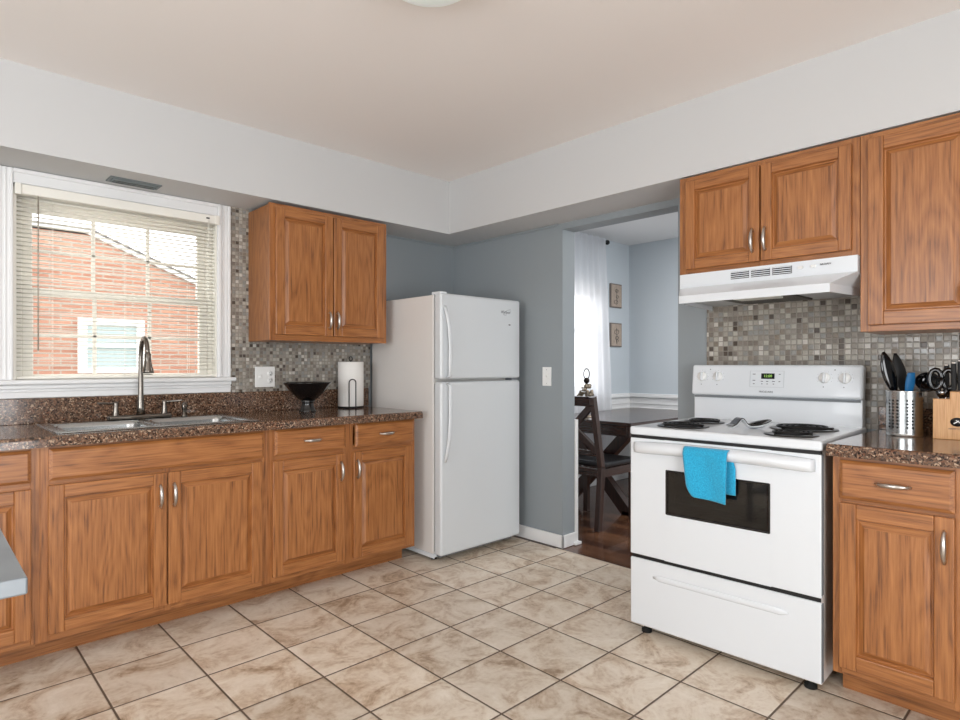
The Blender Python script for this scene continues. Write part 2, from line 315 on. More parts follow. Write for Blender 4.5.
# ------------------------------------------------------------------ mesh helpers
class MB:
    def __init__(s): s.bm = bmesh.new()
    def _mi(s, faces, mi):
        for f in faces: f.material_index = mi
    def box(s, x0, x1, y0, y1, z0, z1, bev=0, mi=0, seg=2, M=None):
        r = bmesh.ops.create_cube(s.bm, size=1.0)
        vs = r['verts']
        for v in vs: v.co = Vector(((x0+x1)/2+v.co.x*abs(x1-x0), (y0+y1)/2+v.co.y*abs(y1-y0), (z0+z1)/2+v.co.z*abs(z1-z0)))
        if M is not None:
            for v in vs: v.co = M @ v.co
        fs = list({f for v in vs for f in v.link_faces}); s._mi(fs, mi)
        if bev:
            es = list({e for v in vs for e in v.link_edges})
            r2 = bmesh.ops.bevel(s.bm, geom=es, offset=bev, segments=seg, profile=.5, affect='EDGES')
            s._mi(r2['faces'], mi)
        return s
    def beam(s, p0, p1, w, t, up=(0, 0, 1), bev=0.003, mi=0):
        """rectangular bar from p0 to p1, w wide across, t thick along up-ish"""
        p0, p1 = Vector(p0), Vector(p1); d = (p1-p0); L_ = d.length; d.normalize()
        u = Vector(up); x = d.cross(u).normalized(); u = x.cross(d).normalized()
        M = Matrix((( x.x, u.x, d.x, p0.x), (x.y, u.y, d.y, p0.y), (x.z, u.z, d.z, p0.z), (0, 0, 0, 1)))
        return s.box(-w/2, w/2, -t/2, t/2, 0, L_, bev, mi, M=M)
    def prism(s, pts, axis, a, b, mi=0, bev=0):
        """polygon pts (2-D) extruded along axis from a to b"""
        def P(u, v, w_):
            return {0: (w_, u, v), 1: (u, w_, v), 2: (u, v, w_)}[axis]
        A = [s.bm.verts.new(P(u, v, a)) for u, v in pts]; B = [s.bm.verts.new(P(u, v, b)) for u, v in pts]
        n = len(pts); fs = [s.bm.faces.new(A), s.bm.faces.new(B[::-1])]
        for i in range(n): fs.append(s.bm.faces.new((A[i], B[i], B[(i+1) % n], A[(i+1) % n])))
        s._mi(fs, mi)
        bmesh.ops.recalc_face_normals(s.bm, faces=fs)
        if bev:
            es = list({e for f in fs for e in f.edges})
            r2 = bmesh.ops.bevel(s.bm, geom=es, offset=bev, segments=2, profile=.5, affect='EDGES'); s._mi(r2['faces'], mi)
        return s
    def lathe(s, prof, c=(0, 0, 0), n=32, mi=0, axis=(0, 0, 1), closed=False, sx=1, sy=1):
        ax = Vector(axis).normalized(); q = Vector((0, 0, 1)).rotation_difference(ax).to_matrix(); c = Vector(c)
        rings = []
        for r, z in prof:
            if r < 1e-6: rings.append([s.bm.verts.new(c + q @ Vector((0, 0, z)))])
            else: rings.append([s.bm.verts.new(c + q @ Vector((sx*r*math.cos(2*PI*i/n), sy*r*math.sin(2*PI*i/n), z))) for i in range(n)])
        fs = []
        for a, b in zip(rings, rings[1:]):
            for i in range(n):
                j = (i+1) % n
                if len(a) == 1 and len(b) == 1: continue
                if len(a) == 1: fs.append(s.bm.faces.new((a[0], b[i], b[j])))
                elif len(b) == 1: fs.append(s.bm.faces.new((a[i], a[j], b[0])))
                else: fs.append(s.bm.faces.new((a[i], a[j], b[j], b[i])))
        if len(rings[0]) > 1 and closed: fs.append(s.bm.faces.new(rings[0][::-1]))
        if len(rings[-1]) > 1 and closed: fs.append(s.bm.faces.new(rings[-1]))
        s._mi(fs, mi)
        for f in fs: f.smooth = True
        bmesh.ops.recalc_face_normals(s.bm, faces=fs)
        return s
    def cyl(s, p0, p1, r, r1=None, n=20, mi=0):
        p0, p1 = Vector(p0), Vector(p1); r1 = r if r1 is None else r1
        return s.lathe([(r, 0), (r1, (p1-p0).length)], p0, n, mi, (p1-p0), True)
    def tube(s, pts, r, n=10, mi=0, cap=True, flat=None):
        """sweep a circle (or flat=(w,h) oval) along points; r may be a list"""
        P = [Vector(p) for p in pts]; R = r if isinstance(r, (list, tuple)) else [r]*len(P)
        rings = []; ref = None
        for i, p in enumerate(P):
            d = (P[min(i+1, len(P)-1)]-P[max(i-1, 0)]).normalized()
            if ref is None:
                ref = d.orthogonal().normalized() if flat is None else Vector(flat)
            x = (ref-d*ref.dot(d)).normalized(); ref = x; y = d.cross(x)
            k = 1 if flat is None else .38
            rings.append([s.bm.verts.new(p+x*R[i]*math.cos(2*PI*j/n)+y*k*R[i]*math.sin(2*PI*j/n)) for j in range(n)])
        fs = []
        for a, b in zip(rings, rings[1:]):
            for i in range(n): fs.append(s.bm.faces.new((a[i], a[(i+1) % n], b[(i+1) % n], b[i])))
        if cap: fs.append(s.bm.faces.new(rings[0][::-1])); fs.append(s.bm.faces.new(rings[-1]))
        for f in fs: f.smooth = True
        s._mi(fs, mi); bmesh.ops.recalc_face_normals(s.bm, faces=fs)
        return s
    def sphere(s, c, r, mi=0, sx=1, sy=1, sz=1, n=16):
        rr = bmesh.ops.create_uvsphere(s.bm, u_segments=n, v_segments=max(6, n//2), radius=r)
        for v in rr['verts']: v.co = Vector((v.co.x*sx, v.co.y*sy, v.co.z*sz))+Vector(c)
        fs = {f for v in rr['verts'] for f in v.link_faces}
        for f in fs: f.smooth = True
        s._mi(fs, mi); return s
    def grid(s, fn, nu, nv, mi=0, smooth=True):
        vs = [[s.bm.verts.new(fn(i/nu, j/nv)) for j in range(nv+1)] for i in range(nu+1)]
        for i in range(nu):
            for j in range(nv):
                f = s.bm.faces.new((vs[i][j], vs[i+1][j], vs[i+1][j+1], vs[i][j+1])); f.smooth = smooth; f.material_index = mi
        return s
    def build(s, name, mats, parent=None, smooth=None, world=False):
        """world=True: coordinates were given in the room's frame"""
        me = bpy.data.meshes.new(name); s.bm.to_mesh(me); s.bm.free()
        if not isinstance(mats, (list, tuple)): mats = [mats]
        for m in mats: me.materials.append(m)
        o = bpy.data.objects.new(name, me); C.objects.link(o)
        if parent is not None:
            o.parent = parent
            if world:
                r = parent
                while r.parent: r = r.parent
                me.transform((Matrix.Translation(r.location) @ Matrix.Rotation(r.rotation_euler.z, 4, 'Z')).inverted())
        return o
def own(o, loc):
    """move the origin of a top-level mesh to loc"""
    o.data.transform(Matrix.Translation(-Vector(loc))); o.location = loc; return o
def tag(o, label=None, cat=None, group=None, kind=None):
    if label: o['label'] = label
    if cat: o['category'] = cat
    if group: o['group'] = group
    if kind: o['kind'] = kind
    return o
def thing(name, label, cat, loc=(0, 0, 0), rz=0, group=None):
    o = bpy.data.objects.new(name, None); C.objects.link(o); o.location = loc; o.rotation_euler = (0, 0, rz)
    o.empty_display_size = .1
    return tag(o, label, cat, group)
def shell(o): o['kind'] = 'structure'; return o
def copy_tree(o, parent=None):
    c = o.copy(); C.objects.link(c); c.parent = parent
    for ch in o.children: copy_tree(ch, c)
    return c
def solid(o, t, off=0):
    m = o.modifiers.new('s', 'SOLIDIFY'); m.thickness = t; m.offset = off; return o
def writing(name, body, size, M, mat, parent, align='CENTER', shear=0, ext=.0004, sx=1):
    cu = bpy.data.curves.new(name, 'FONT'); cu.body = body; cu.size = size; cu.align_x = align; cu.align_y = 'CENTER'; cu.extrude = ext; cu.shear = shear
    t = bpy.data.objects.new(name, cu)
    C.objects.link(t); bpy.context.view_layer.update()
    me = bpy.data.meshes.new_from_object(t.evaluated_get(bpy.context.evaluated_depsgraph_get()))
    bpy.data.objects.remove(t); bpy.data.curves.remove(cu)
    me.transform(M @ Matrix.Diagonal((sx, 1, 1, 1))); me.materials.clear(); me.materials.append(mat)
    o = bpy.data.objects.new(name, me); C.objects.link(o); o.parent = parent; return o
# a frame on a front facing local -y: text x -> +x, text y -> +z
def face_front(x, y, z): return Matrix.Translation((x, y, z)) @ Matrix.Rotation(PI/2, 4, 'X')

# ------------------------------------------------------------------ the room
b = MB(); b.box(XL-.1, WX-.04, YF-.1, WY+.12, -.08, 0)
floor = shell(b.build('floor', m_tile))
b = MB(); b.box(WX-.04, DX+.12, -.6, WY+.12, -.08, -.002); b.build('hardwood', m_planks, floor)
b = MB(); b.box(WX-.048, WX-.030, 1.62, 2.46, -.01, .0015, .0005); b.build('threshold_strip', plain('tile_edge', S(205, 192, 174), .5), floor)

# ceiling + soffits
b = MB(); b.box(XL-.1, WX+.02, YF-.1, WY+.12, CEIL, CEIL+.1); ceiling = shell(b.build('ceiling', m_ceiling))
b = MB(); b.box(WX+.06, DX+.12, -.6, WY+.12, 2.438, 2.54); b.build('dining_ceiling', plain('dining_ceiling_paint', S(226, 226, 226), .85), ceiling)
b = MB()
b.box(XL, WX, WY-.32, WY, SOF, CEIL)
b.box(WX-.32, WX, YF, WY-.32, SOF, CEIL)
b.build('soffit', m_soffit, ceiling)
# small cove bead where soffit underside meets the walls in the corner
b = MB(); b.box(2.30, WX, WY-.012, WY, SOF-.014, SOF, .004); b.box(WX-.012, WX, 2.46, WY, SOF-.014, SOF, .004); b.build('cove_bead', m_wall, ceiling)

# back wall (kitchen + dining) with window openings
W0, W1, Z0, Z1 = .345, 1.272, 1.087, 2.022
D0, D1, DZ0, DZ1 = 3.92, 4.90, 0.92, 1.90
b = MB()
for (x0, x1, z0, z1) in ((XL, W0, 0, CEIL), (W1, WX+.06, 0, CEIL), (W0, W1, 0, Z0), (W0, W1, Z1, CEIL)):
    b.box(x0, x1, WY, WY+.14, z0, z1)
for (x0, x1, z0, z1) in ((WX+.06, D0, 0, CEIL), (D1, DX+.12, 0, CEIL), (D0, D1, 0, DZ0), (D0, D1, DZ1, CEIL)):
    b.box(x0, x1, WY, WY+.14, z0, z1, mi=1)
wall_back = shell(b.build('wall_back', [m_wall, m_dwall]))
b = MB(); b.box(1.337, 2.285, WY-.007, WY, 1.022, SOF); b.box(XL, .272, WY-.007, WY, 1.022, SOF); b.box(.272, 1.337, WY-.007, WY, 1.0, 1.03)
b.build('mosaic_backsplash', m_mosA, wall_back)

# right wall with the opening to the dining room
OY0, OY1, OZ1 = 1.633, 2.434, 2.052
b = MB()
b.box(WX, WX+.125, OY1, WY, 0, CEIL); b.box(WX, WX+.125, YF, OY0, 0, CEIL); b.box(WX, WX+.125, OY0, OY1, OZ1, CEIL)
wall_right = shell(b.build('wall_right', m_wall))
b = MB(); b.box(WX-.007, WX, -.6, 1.466, .9, SOF); b.build('mosaic_backsplash', m_mosB, wall_right)
# dining side wainscot edge seen past the jamb
b = MB(); b.box(WX+.125, WX+.155, OY1-.008, WY, 0, .82, .002); b.box(WX+.125, WX+.14, -.5, OY0, 0, .82, .002)
b.build('wainscot', m_trim, wall_right)
b = MB(); b.box(XL-.12, XL, YF, WY, 0, .55); b.box(XL-.12, XL, YF, .1, .55, CEIL); b.box(XL-.12, XL, 1.9, WY, .55, CEIL); b.box(XL-.12, XL, .1, 1.9, 2.15, CEIL)
shell(b.build('wall_left', m_wall))
b = MB(); b.box(XL, -1.1, YF-.12, YF, 0, CEIL); b.box(.9, WX, YF-.12, YF, 0, CEIL); b.box(-1.1, .9, YF-.12, YF, 2.25, CEIL)
shell(b.build('wall_front', m_wall))
b = MB(); b.box(DX, DX+.12, -.6, WY, 0, CEIL); wall_far = shell(b.build('wall_far', m_dwall))
b = MB(); b.box(WX+.125, DX+.12, -.72, -.6, 0, CEIL); shell(b.build('wall_near', m_dwall))
# wainscot and chair rail in the dining room
b = MB()
b.box(DX-.014, DX, -.6, WY, 0, .84)
for z0, z1, t in ((.726, .74, .026), (.775, .79, .02), (.845, .868, .034), (.868, .884, .022)): b.box(DX-t, DX, -.6, WY, z0, z1, .003)
b.box(DX-.03, DX-.014, -.6, WY-.01, 0, .1, .004)
b.build('wainscot', m_trim, wall_far)
b = MB()
b.box(WX+.14, DX-.014, WY-.014, WY, 0, .84)
for z0, z1, t in ((.726, .74, .026), (.775, .79, .02), (.845, .868, .034), (.868, .884, .022)): b.box(WX+.14, DX-.034, WY-t, WY, z0, z1, .003)
b.box(WX+.14, DX-.03, WY-.03, WY-.014, 0, .1, .004)
b.build('wainscot', m_trim, wall_back)
# baseboard between fridge and opening, wrapping the jamb
b = MB(); b.box(WX-.013, WX, OY1-.013, WY, 0, .082, .004); b.box(WX-.013, WX+.14, OY1-.013, OY1, 0, .082, .004); b.box(WX+.10, WX+.165, OY1-.03, OY1-.0, 0, .018, .004)
shell(b.build('baseboard_right', m_trim))

# ------------------------------------------------------------------ window over the sink
win = bpy.data.objects.new('window_1', None); C.objects.link(win); win.location = (.81, WY, Z0); shell(win)
b = MB()   # casing with raised profile
def casing(b, x0, x1, z0, z1, y):
    b.box(x0, x1, y-.014, y, z0, z1, .003)
    if x1-x0 < z1-z0:
        b.box(x0, x0+.02, y-.026, y-.012, z0, z1, .005); b.box(x0+.028, x0+.034, y-.018, y-.012, z0, z1, .002); b.box(x0+.046, x0+.052, y-.018, y-.012, z0, z1, .002); b.box(x1-.014, x1, y-.020, y-.012, z0, z1, .004)
    else:
        b.box(x0, x1, y-.024, y-.012, z1-.02, z1, .004); b.box(x0, x1, y-.019, y-.012, z0, z0+.014, .003)
casing(b, 1.264, 1.337, 1.109, 2.09, WY); casing(b, .268, .345, 1.109, 2.09, WY); casing(b, .345, 1.264, 2.022, 2.09, WY)
b.build('casing', m_trim, win, world=True)
b = MB(); b.box(.25, 1.358, WY-.05, WY+.04, 1.087, 1.109, .006); b.build('stool', m_trim, win, world=True)
b = MB(); b.box(.27, 1.337, WY-.018, WY, 1.024, 1.087, .003); b.box(.27, 1.337, WY-.032, WY, 1.066, 1.087, .005); b.box(.27, 1.337, WY-.026, WY, 1.052, 1.06, .003); b.build('apron', m_trim, win, world=True)
b = MB()
b.box(W0, W0+.014, WY, WY+.14, Z0+.02, Z1); b.box(W1-.014, W1, WY, WY+.14, Z0+.02, Z1); b.box(W0, W1, WY, WY+.14, Z1-.014, Z1); b.box(W0, W1, WY+.03, WY+.14, Z0, Z0+.03)
b.box(W0+.014, .385, WY+.05, WY+.13, Z0+.03, Z1-.014, .003); b.box(1.235, W1-.014, WY+.05, WY+.13, Z0+.03, Z1-.014, .003); b.box(.385, 1.235, WY+.05, WY+.13, 1.960, Z1-.014, .003)
b.build('jamb', m_vinyl, win, world=True)
for (name, y, z0, z1) in (('sash', WY+.095, 1.515, 1.960), ('sash', WY+.062, 1.098, 1.552)):
    b = MB(); x0, x1 = .385, 1.235
    st = .045
    b.box(x0, x0+st, y, y+.03, z0, z1, .004); b.box(x1-st, x1, y, y+.03, z0, z1, .004)
    b.box(x0+st-.002, x1-st+.002, y, y+.03, z1-.04, z1, .004); b.box(x0+st-.002, x1-st+.002, y, y+.03, z0, z0+.036, .004)
    sa = b.build(name, m_vinyl, win, world=True)
    b = MB(); gx0, gx1, gz0, gz1 = x0+st, x1-st, z0+.036, z1-.04
    b.box(gx0, gx1, y+.014, y+.018, gz0, gz1); b.build('pane', m_glass, sa, world=True)
    b = MB()
    for k in (1, 2): x = gx0+(gx1-gx0)*k/3; b.box(x-.009, x+.009, y+.004, y+.013, gz0, gz1, .002)
    z = (gz0+gz1)/2; b.box(gx0, gx1, y+.004, y+.012, z-.009, z+.009, .002)
    b.build('muntins', m_vinyl, sa, world=True)

# blind
bl = thing('window_blind', 'cream horizontal mini blind with open slats hanging in the window over the sink', 'blind', (.81, WY+.02, 1.11))
b = MB(); b.box(.350, 1.267, WY-.034, WY+.02, 1.972, 2.018, .004); b.build('headrail', m_blind, bl, world=True)
b = MB()
b.bm.free()
for x in (.350, 1.243):
    b = MB(); b.box(x, x+.024, WY-.040, WY-.030, 1.968, 2.019, .003); b.build('bracket', m_blind, bl, world=True)
b = MB()
z = 1.962; yb = WY+.022
while z > 1.135:
    t = math.radians(5)
    def fn(u, v, z=z): 
        yy = (v-.5)*.025; return Vector((.358+u*(1.259-.358), yb+yy*math.cos(t), z-yy*math.sin(t)+.0022*(1-(2*v-1)**2)))
    b.grid(fn, 1, 4); z -= .0202
o = b.build('slats', m_blind, bl, world=True); solid(o, .0007)
b = MB(); b.box(.358, 1.259, yb-.013, yb+.013, 1.112, 1.126, .004); b.build('bottom_rail', m_blind, bl, world=True)
b = MB()
for x in (.50, .81, 1.12):
    for dy in (-.0135, .0135): b.tube([(x, yb+dy, 1.12), (x, yb+dy, 1.975)], .0007, 6)
b.build('ladder_cord', m_blind, bl, world=True)
b = MB(); b.tube([(.436, WY-.040, 1.965), (.436, WY-.042, 1.245)], .0032, 8); b.tube([(.436, WY-.030, 1.975), (.436, WY-.040, 1.962)], .002, 6); b.build('tilt_wand', plain('clear_wand', S(170, 160, 145), .3), bl, world=True)
b = MB(); b.tube([(1.205, WY-.036, 1.985), (1.205, WY-.038, 1.86)], .0012, 6); b.tube([(1.210, WY-.036, 1.985), (1.208, WY-.038, 1.86)], .0012, 6)
b.lathe([(.001, .02), (.004, .014), (.005, 0)], (1.206, WY-.038, 1.84), 10, closed=True); b.build('lift_cord', m_blind, bl, world=True)
b = MB(); b.box(1.196, 1.214, WY-.036, WY-.033, 1.994, 2.002, .001); b.build('cord_lock', m_blackm, bl, world=True)

# dining window (behind the curtain)
dw = bpy.data.objects.new('window_2', None); C.objects.link(dw); dw.location = ((D0+D1)/2, WY, DZ0); shell(dw)
b = MB()
for (x0, x1, z0, z1) in ((D0, D0+.05, DZ0, DZ1), (D1-.05, D1, DZ0, DZ1), (D0, D1, DZ0, DZ0+.05), (D0, D1, DZ1-.05, DZ1), (D0, D1, 1.49, 1.53)): b.box(x0, x1, WY+.04, WY+.09, z0, z1, .003)
b.build('sash', m_trim, dw, world=True)
b = MB()
for (x0, x1, z0, z1) in ((D0-.07, D0, DZ0-.02, DZ1+.07), (D1, D1+.07, DZ0-.02, DZ1+.07), (D0-.07, D1+.07, DZ1, DZ1+.07)): b.box(x0, x1, WY-.018, WY, z0, z1, .003)
b.box(D0-.09, D1+.09, WY-.045, WY+.04, DZ0-.03, DZ0, .004)
b.build('casing', m_trim, dw, world=True)
b = MB(); b.box(D0+.05, D1-.05, WY+.06, WY+.065, DZ0+.05, DZ1-.05); b.build('pane', m_glass, dw, world=True)

# ------------------------------------------------------------------ neighbouring house and ground outdoors
b = MB(); b.box(-9, 16, WY+.14, 26, -.7, -.6); shell(b.build('ground', m_lawn))
nh = thing('neighbouring_house', 'red brick house with sloping gable and white window beyond the sink window', 'house', (1.5, 8.5, -.6))
b = MB(); b.prism([(-4.5, -.6), (5.6, -.6), (5.6, 1.12), (1.56, 2.745), (-4.5, 2.745)], 1, 8.5, 13.0); b.build('wall', m_brick, nh, world=True)
b = MB(); b.beam((1.50, 8.48, 2.80), (6.0, 8.48, .99), .05, .05, mi=0); b.box(-4.6, 1.50, 8.45, 8.51, 2.765, 2.805, .004); b.build('rake_board', m_extwhite, nh, world=True)
b = MB(); b.prism([(-4.7, 2.80), (1.56, 2.80), (6.1, .98), (6.1, 1.0), (1.57, 2.822), (-4.7, 2.822)], 1, 8.44, 13.1); b.build('roof', m_roof, nh, world=True)
b = MB()
for (x0, x1, z0, z1) in ((1.45, 1.54, 1.08, 1.75), (2.07, 2.16, 1.08, 1.75), (1.54, 2.07, 1.665, 1.75), (1.54, 2.07, 1.08, 1.14), (1.54, 2.07, 1.39, 1.43)): b.box(x0, x1, 8.44, 8.52, z0, z1, .004)
hw = b.build('window', m_extwhite, nh, world=True)
b = MB(); b.box(1.52, 2.10, 8.475, 8.49, 1.10, 1.70); b.build('pane', m_housegl, hw, world=True)

# ------------------------------------------------------------------ cabinet parts
def pull(parent, x, y, z, vertical=True, L_=.105):
    """arched spindle pull centred at (x,z), mounted on plane y, standing toward -y"""
    b = MB(); pts = []; rr = []
    for k in range(15):
        t = k/14*2-1
        off = .020*(1-abs(t)**2.6)+.006
        pts.append((x, y-off, z+t*L_/2) if vertical else (x+t*L_/2, y-off, z)); rr.append(.0036+.0048*(1-t*t))
    b.tube(pts, rr, 10)
    for t in (-.82, .82):
        c = (x, y, z+t*L_/2) if vertical else (x+t*L_/2, y, z)
        b.lathe([(.0055, 0), (.004, .006), (.0035, .014)], c, 10, axis=(0, -1, 0), closed=True)
    return b.build('handle', m_nickel, parent)
def door(parent, x0, x1, z0, z1, y, hx=None, hz=None, st=.052):
    """raised panel door with its back at y, face at y-.02 (local frame, front is -y)"""
    b = MB(); f = y-.02
    b.box(x0, x0+st, f, y, z0, z1, .0035, OZ); b.box(x1-st, x1, f, y, z0, z1, .0035, OZ)
    b.box(x0+st, x1-st, f+.0006, y, z0+.0006, z0+st, .003, OX); b.box(x0+st, x1-st, f+.0006, y, z1-st, z1-.0006, .003, OX)
    # sloped inner moulding + raised field
    a0, a1, c0, c1 = x0+st, x1-st, z0+st, z1-st
    def ring(i, yy): return [b.bm.verts.new(p) for p in ((a0+i, yy, c0+i), (a1-i, yy, c0+i), (a1-i, yy, c1-i), (a0+i, yy, c1-i))]
    rs = [ring(-.001, f+.002), ring(.003, f+.013), ring(.007, f+.013), ring(.023, f+.0040), ring(.025, f+.0025)]
    for p, q in zip(rs, rs[1:]):
        for i in range(4):
            fc = b.bm.faces.new((p[i], p[(i+1) % 4], q[(i+1) % 4], q[i])); fc.material_index = OX if i in (0, 2) else OZ
    fc = b.bm.faces.new(rs[-1]); fc.material_index = OZ
    d = b.build('door', OAKS, parent)
    if hx is not None: pull(d, hx, f, hz)
    return d
def drawer(parent, x0, x1, z0, z1, y, handle=True, name='drawer'):
    b = MB(); f = y-.02; i = .012
    A = [(x0, z0), (x1, z0), (x1, z1), (x0, z1)]; B = [(x0+i, z0+i), (x1-i, z0+i), (x1-i, z1-i), (x0+i, z1-i)]
    v0 = [b.bm.verts.new((p, y, q)) for p, q in A]; v1 = [b.bm.verts.new((p, f+.008, q)) for p, q in A]; v2 = [b.bm.verts.new((p, f, q)) for p, q in B]
    for p, q in ((v0, v1), (v1, v2)):
        for k in range(4): b.bm.faces.new((p[k], p[(k+1) % 4], q[(k+1) % 4], q[k]))
    b.bm.faces.new(v2); b.bm.faces.new(v0[::-1])
    for fc in b.bm.faces: fc.material_index = OX
    d = b.build(name, OAKS, parent)
    if handle: pull(d, (x0+x1)/2, f, (z0+z1)/2, False, .10)
    return d
def carcass(parent, x0, x1, z0, z1, depth, stiles, rails, toe=0, ins=0):
    """box with a face frame whose front is local y=0"""
    b = MB(); t = .018
    b.box(x0+ins, x0+ins+t, .018, depth, z0, z1, 0, OZ); b.box(x1-t, x1, .018, depth, z0, z1, 0, OZ)
    b.box(x0+t, x1-t, .018, depth, z0, z0+t, 0, OX); b.box(x0+t, x1-t, depth-.008, depth, z0+t, z1, 0, OX)
    if not toe: b.box(x0+t, x1-t, .018, depth, z1-t, z1, 0, OX)
    for s0, s1 in stiles: b.box(s0, s1, 0, .019, z0, z1, .0012, OZ)
    e = sorted(stiles)
    for (p, q) in zip(e, e[1:]):
        for r0, r1 in rails: b.box(p[1], q[0], .0004, .019, r0, r1, .001, OX)
    o = b.build('body', OAKS, parent)
    if toe:
        k = MB(); k.box(x0, x1, toe, toe+.016, 0, z0, 0, OX); k.build('toe_kick', OAKS, parent)
    return o
CT, CB = .903, .862           # counter top / underside
BZ0 = .10
# ---- back wall base cabinets: local x = world x, local y=0 at frame face
YB = 2.863; DB = WY-YB
def base(label, X0, X1): return thing('base_cabinet', label, 'cabinet', (X0, YB, 0), 0, 'oak base cabinets')
RB = [(BZ0, .135), (.69, .74), (.845, CB)]
c = base('oak base cabinet at the left edge, left of the sink cabinet', -.10, .366); w_ = .466
carcass(c, 0, w_, BZ0, CB, DB, [(0, .03), (w_-.03, w_)], RB, .127)
drawer(c, .02, .437, .727, .852, 0); door(c, .02, .437, .128, .703, 0, .05, .60)
c = base('wide oak sink base cabinet with false front and two doors below the window', .366, 1.27); w_ = .904
carcass(c, 0, w_, BZ0, CB, DB, [(0, .03), (.44, .47), (w_-.024, w_)], RB, .127)
drawer(c, .027, .887, .727, .852, 0, False, 'false_front'); door(c, .024, .448, .128, .709, 0, .421, .61); door(c, .455, .878, .128, .709, 0, .477, .61)
c = base('oak base cabinet with two drawers over two doors beside the fridge', 1.27, 2.182); w_ = .912
carcass(c, 0, w_, BZ0, CB, DB, [(0, .045), (.43, .49), (w_-.022, w_)], RB, .127)
drawer(c, .038, .437, .729, .855, 0); drawer(c, .499, .896, .729, .855, 0)
door(c, .027, .430, .128, .703, 0, .403, .61); door(c, .485, .884, .122, .703, 0, .505, .61)
# ---- right wall base cabinets: rotated so the front faces -x; local x = world -y
XB = 2.364; DBR = WX-XB
c = thing('base_cabinet', 'oak base cabinet with one drawer and one door right of the stove', 'cabinet', (XB, .678, 0), -PI/2, 'oak base cabinets'); w_ = .435
carcass(c, 0, w_, BZ0, CB, DBR, [(0, .028), (w_-.095, w_)], RB, .115)
drawer(c, .024, .343, .716, .850, 0); door(c, .024, .343, .129, .702, 0, .319, .61)

# ---- upper cabinets
UZ1 = 2.074
c = thing('wall_cabinet', 'oak two-door wall cabinet between the window and the fridge', 'cabinet', (1.43, WY-.32, 1.316), 0, 'oak wall cabinets'); w_ = .771; h = UZ1-1.316
carcass(c, 0, w_, 0, h, .313, [(0, .036), (w_-.036, w_)], [(0, .036), (h-.036, h)], ins=.014)
door(c, .029, .382, .032, h-.022, 0, .355, .125); door(c, .388, .741, .032, h-.022, 0, .408, .125)
c = thing('wall_cabinet', 'short oak two-door wall cabinet above the range hood', 'cabinet', (WX-.32, 1.452, 1.615), -PI/2, 'oak wall cabinets'); w_ = .766; h = 2.084-1.615
carcass(c, 0, w_, 0, h, .313, [(0, .04), (.375, .405), (w_-.03, w_)], [(0, .03), (h-.03, h)])
door(c, .038, .385, .022, h-.025, 0, .358, .115, .046); door(c, .391, .740, .022, h-.025, 0, .412, .115, .046)
c = thing('wall_cabinet', 'tall oak wall cabinet at the upper right, above the knife block', 'cabinet', (WX-.32, .684, 1.31), -PI/2, 'oak wall cabinets'); w_ = .40; h = 2.084-1.31
carcass(c, 0, w_, 0, h, .313, [(0, .036), (w_-.036, w_)], [(0, .036), (h-.036, h)])
door(c, .029, .372, .024, h-.022, 0, .345, .125)

# ------------------------------------------------------------------ countertops
ct = thing('countertop', 'long speckled brown granite countertop holding the sink', 'countertop', (1.0, 3.15, CB))
SX0, SX1, SY0, SY1 = .445, 1.235, 2.925, 3.335
b = MB(); yf = 2.825
b.prism([(yf, CB), (WY-.003, CB), (WY-.003, CT), (yf+.012, CT), (yf+.004, CT-.004), (yf, CT-.012)], 0, -.112, SX0)
b.prism([(yf, CB), (WY-.003, CB), (WY-.003, CT), (yf+.012, CT), (yf+.004, CT-.004), (yf, CT-.012)], 0, SX1, 2.215)
b.prism([(yf, CB), (SY0, CB), (SY0, CT), (yf+.012, CT), (yf+.004, CT-.004), (yf, CT-.012)], 0, SX0, SX1)
b.box(SX0, SX1, SY1, WY-.003, CB, CT)
b.build('slab', m_granite, ct, world=True)
b = MB(); b.box(-.112, 2.262, WY-.024, WY-.008, CT, 1.022, .002); b.build('backsplash_lip', m_granite, ct, world=True)
ct = thing('countertop', 'short speckled brown granite countertop right of the stove', 'countertop', (2.7, .3, CB))
b = MB(); xf = 2.33
b.prism([(xf, CB), (WX-.009, CB), (WX-.009, CT), (xf+.012, CT), (xf+.004, CT-.004), (xf, CT-.012)], 1, .238, .690)
b.build('slab', m_granite, ct, world=True)
b = MB(); b.box(WX-.026, WX-.009, .238, .690, CT, 1.0, .002); b.build('backsplash_lip', m_granite, ct, world=True)

# ------------------------------------------------------------------ sink
sk = thing('kitchen_sink', 'double bowl stainless steel sink set in the granite below the window', 'sink', (.84, 3.13, CT))
b = MB(); x0, x1, y0, y1 = .425, 1.255, 2.905, 3.415; zt = CT+.005
cuts = [(.465, .815), (.85, 1.215)]; ya, yb2 = 2.945, 3.315
b.box(x0, x1, y0, ya, CT, zt, .003); b.box(x0, x1, yb2, y1, CT, zt, .003)
b.box(x0, cuts[0][0], ya-.001, yb2+.001, CT, zt, .002); b.box(cuts[0][1], cuts[1][0], ya-.001, yb2+.001, CT, zt, .002); b.box(cuts[1][1], x1, ya-.001, yb2+.001, CT, zt, .002)
b.build('rim', m_steel, sk, world=True)
def rr_ring(bm, x0, x1, y0, y1, r, z, n=6):
    vs = []
    for cx_, cy_, a0 in ((x1-r, y1-r, 0), (x0+r, y1-r, PI/2), (x0+r, y0+r, PI), (x1-r, y0+r, 3*PI/2)):
        for k in range(n+1): a = a0+PI/2*k/n; vs.append(bm.verts.new((cx_+r*math.cos(a), cy_+r*math.sin(a), z)))
    return vs
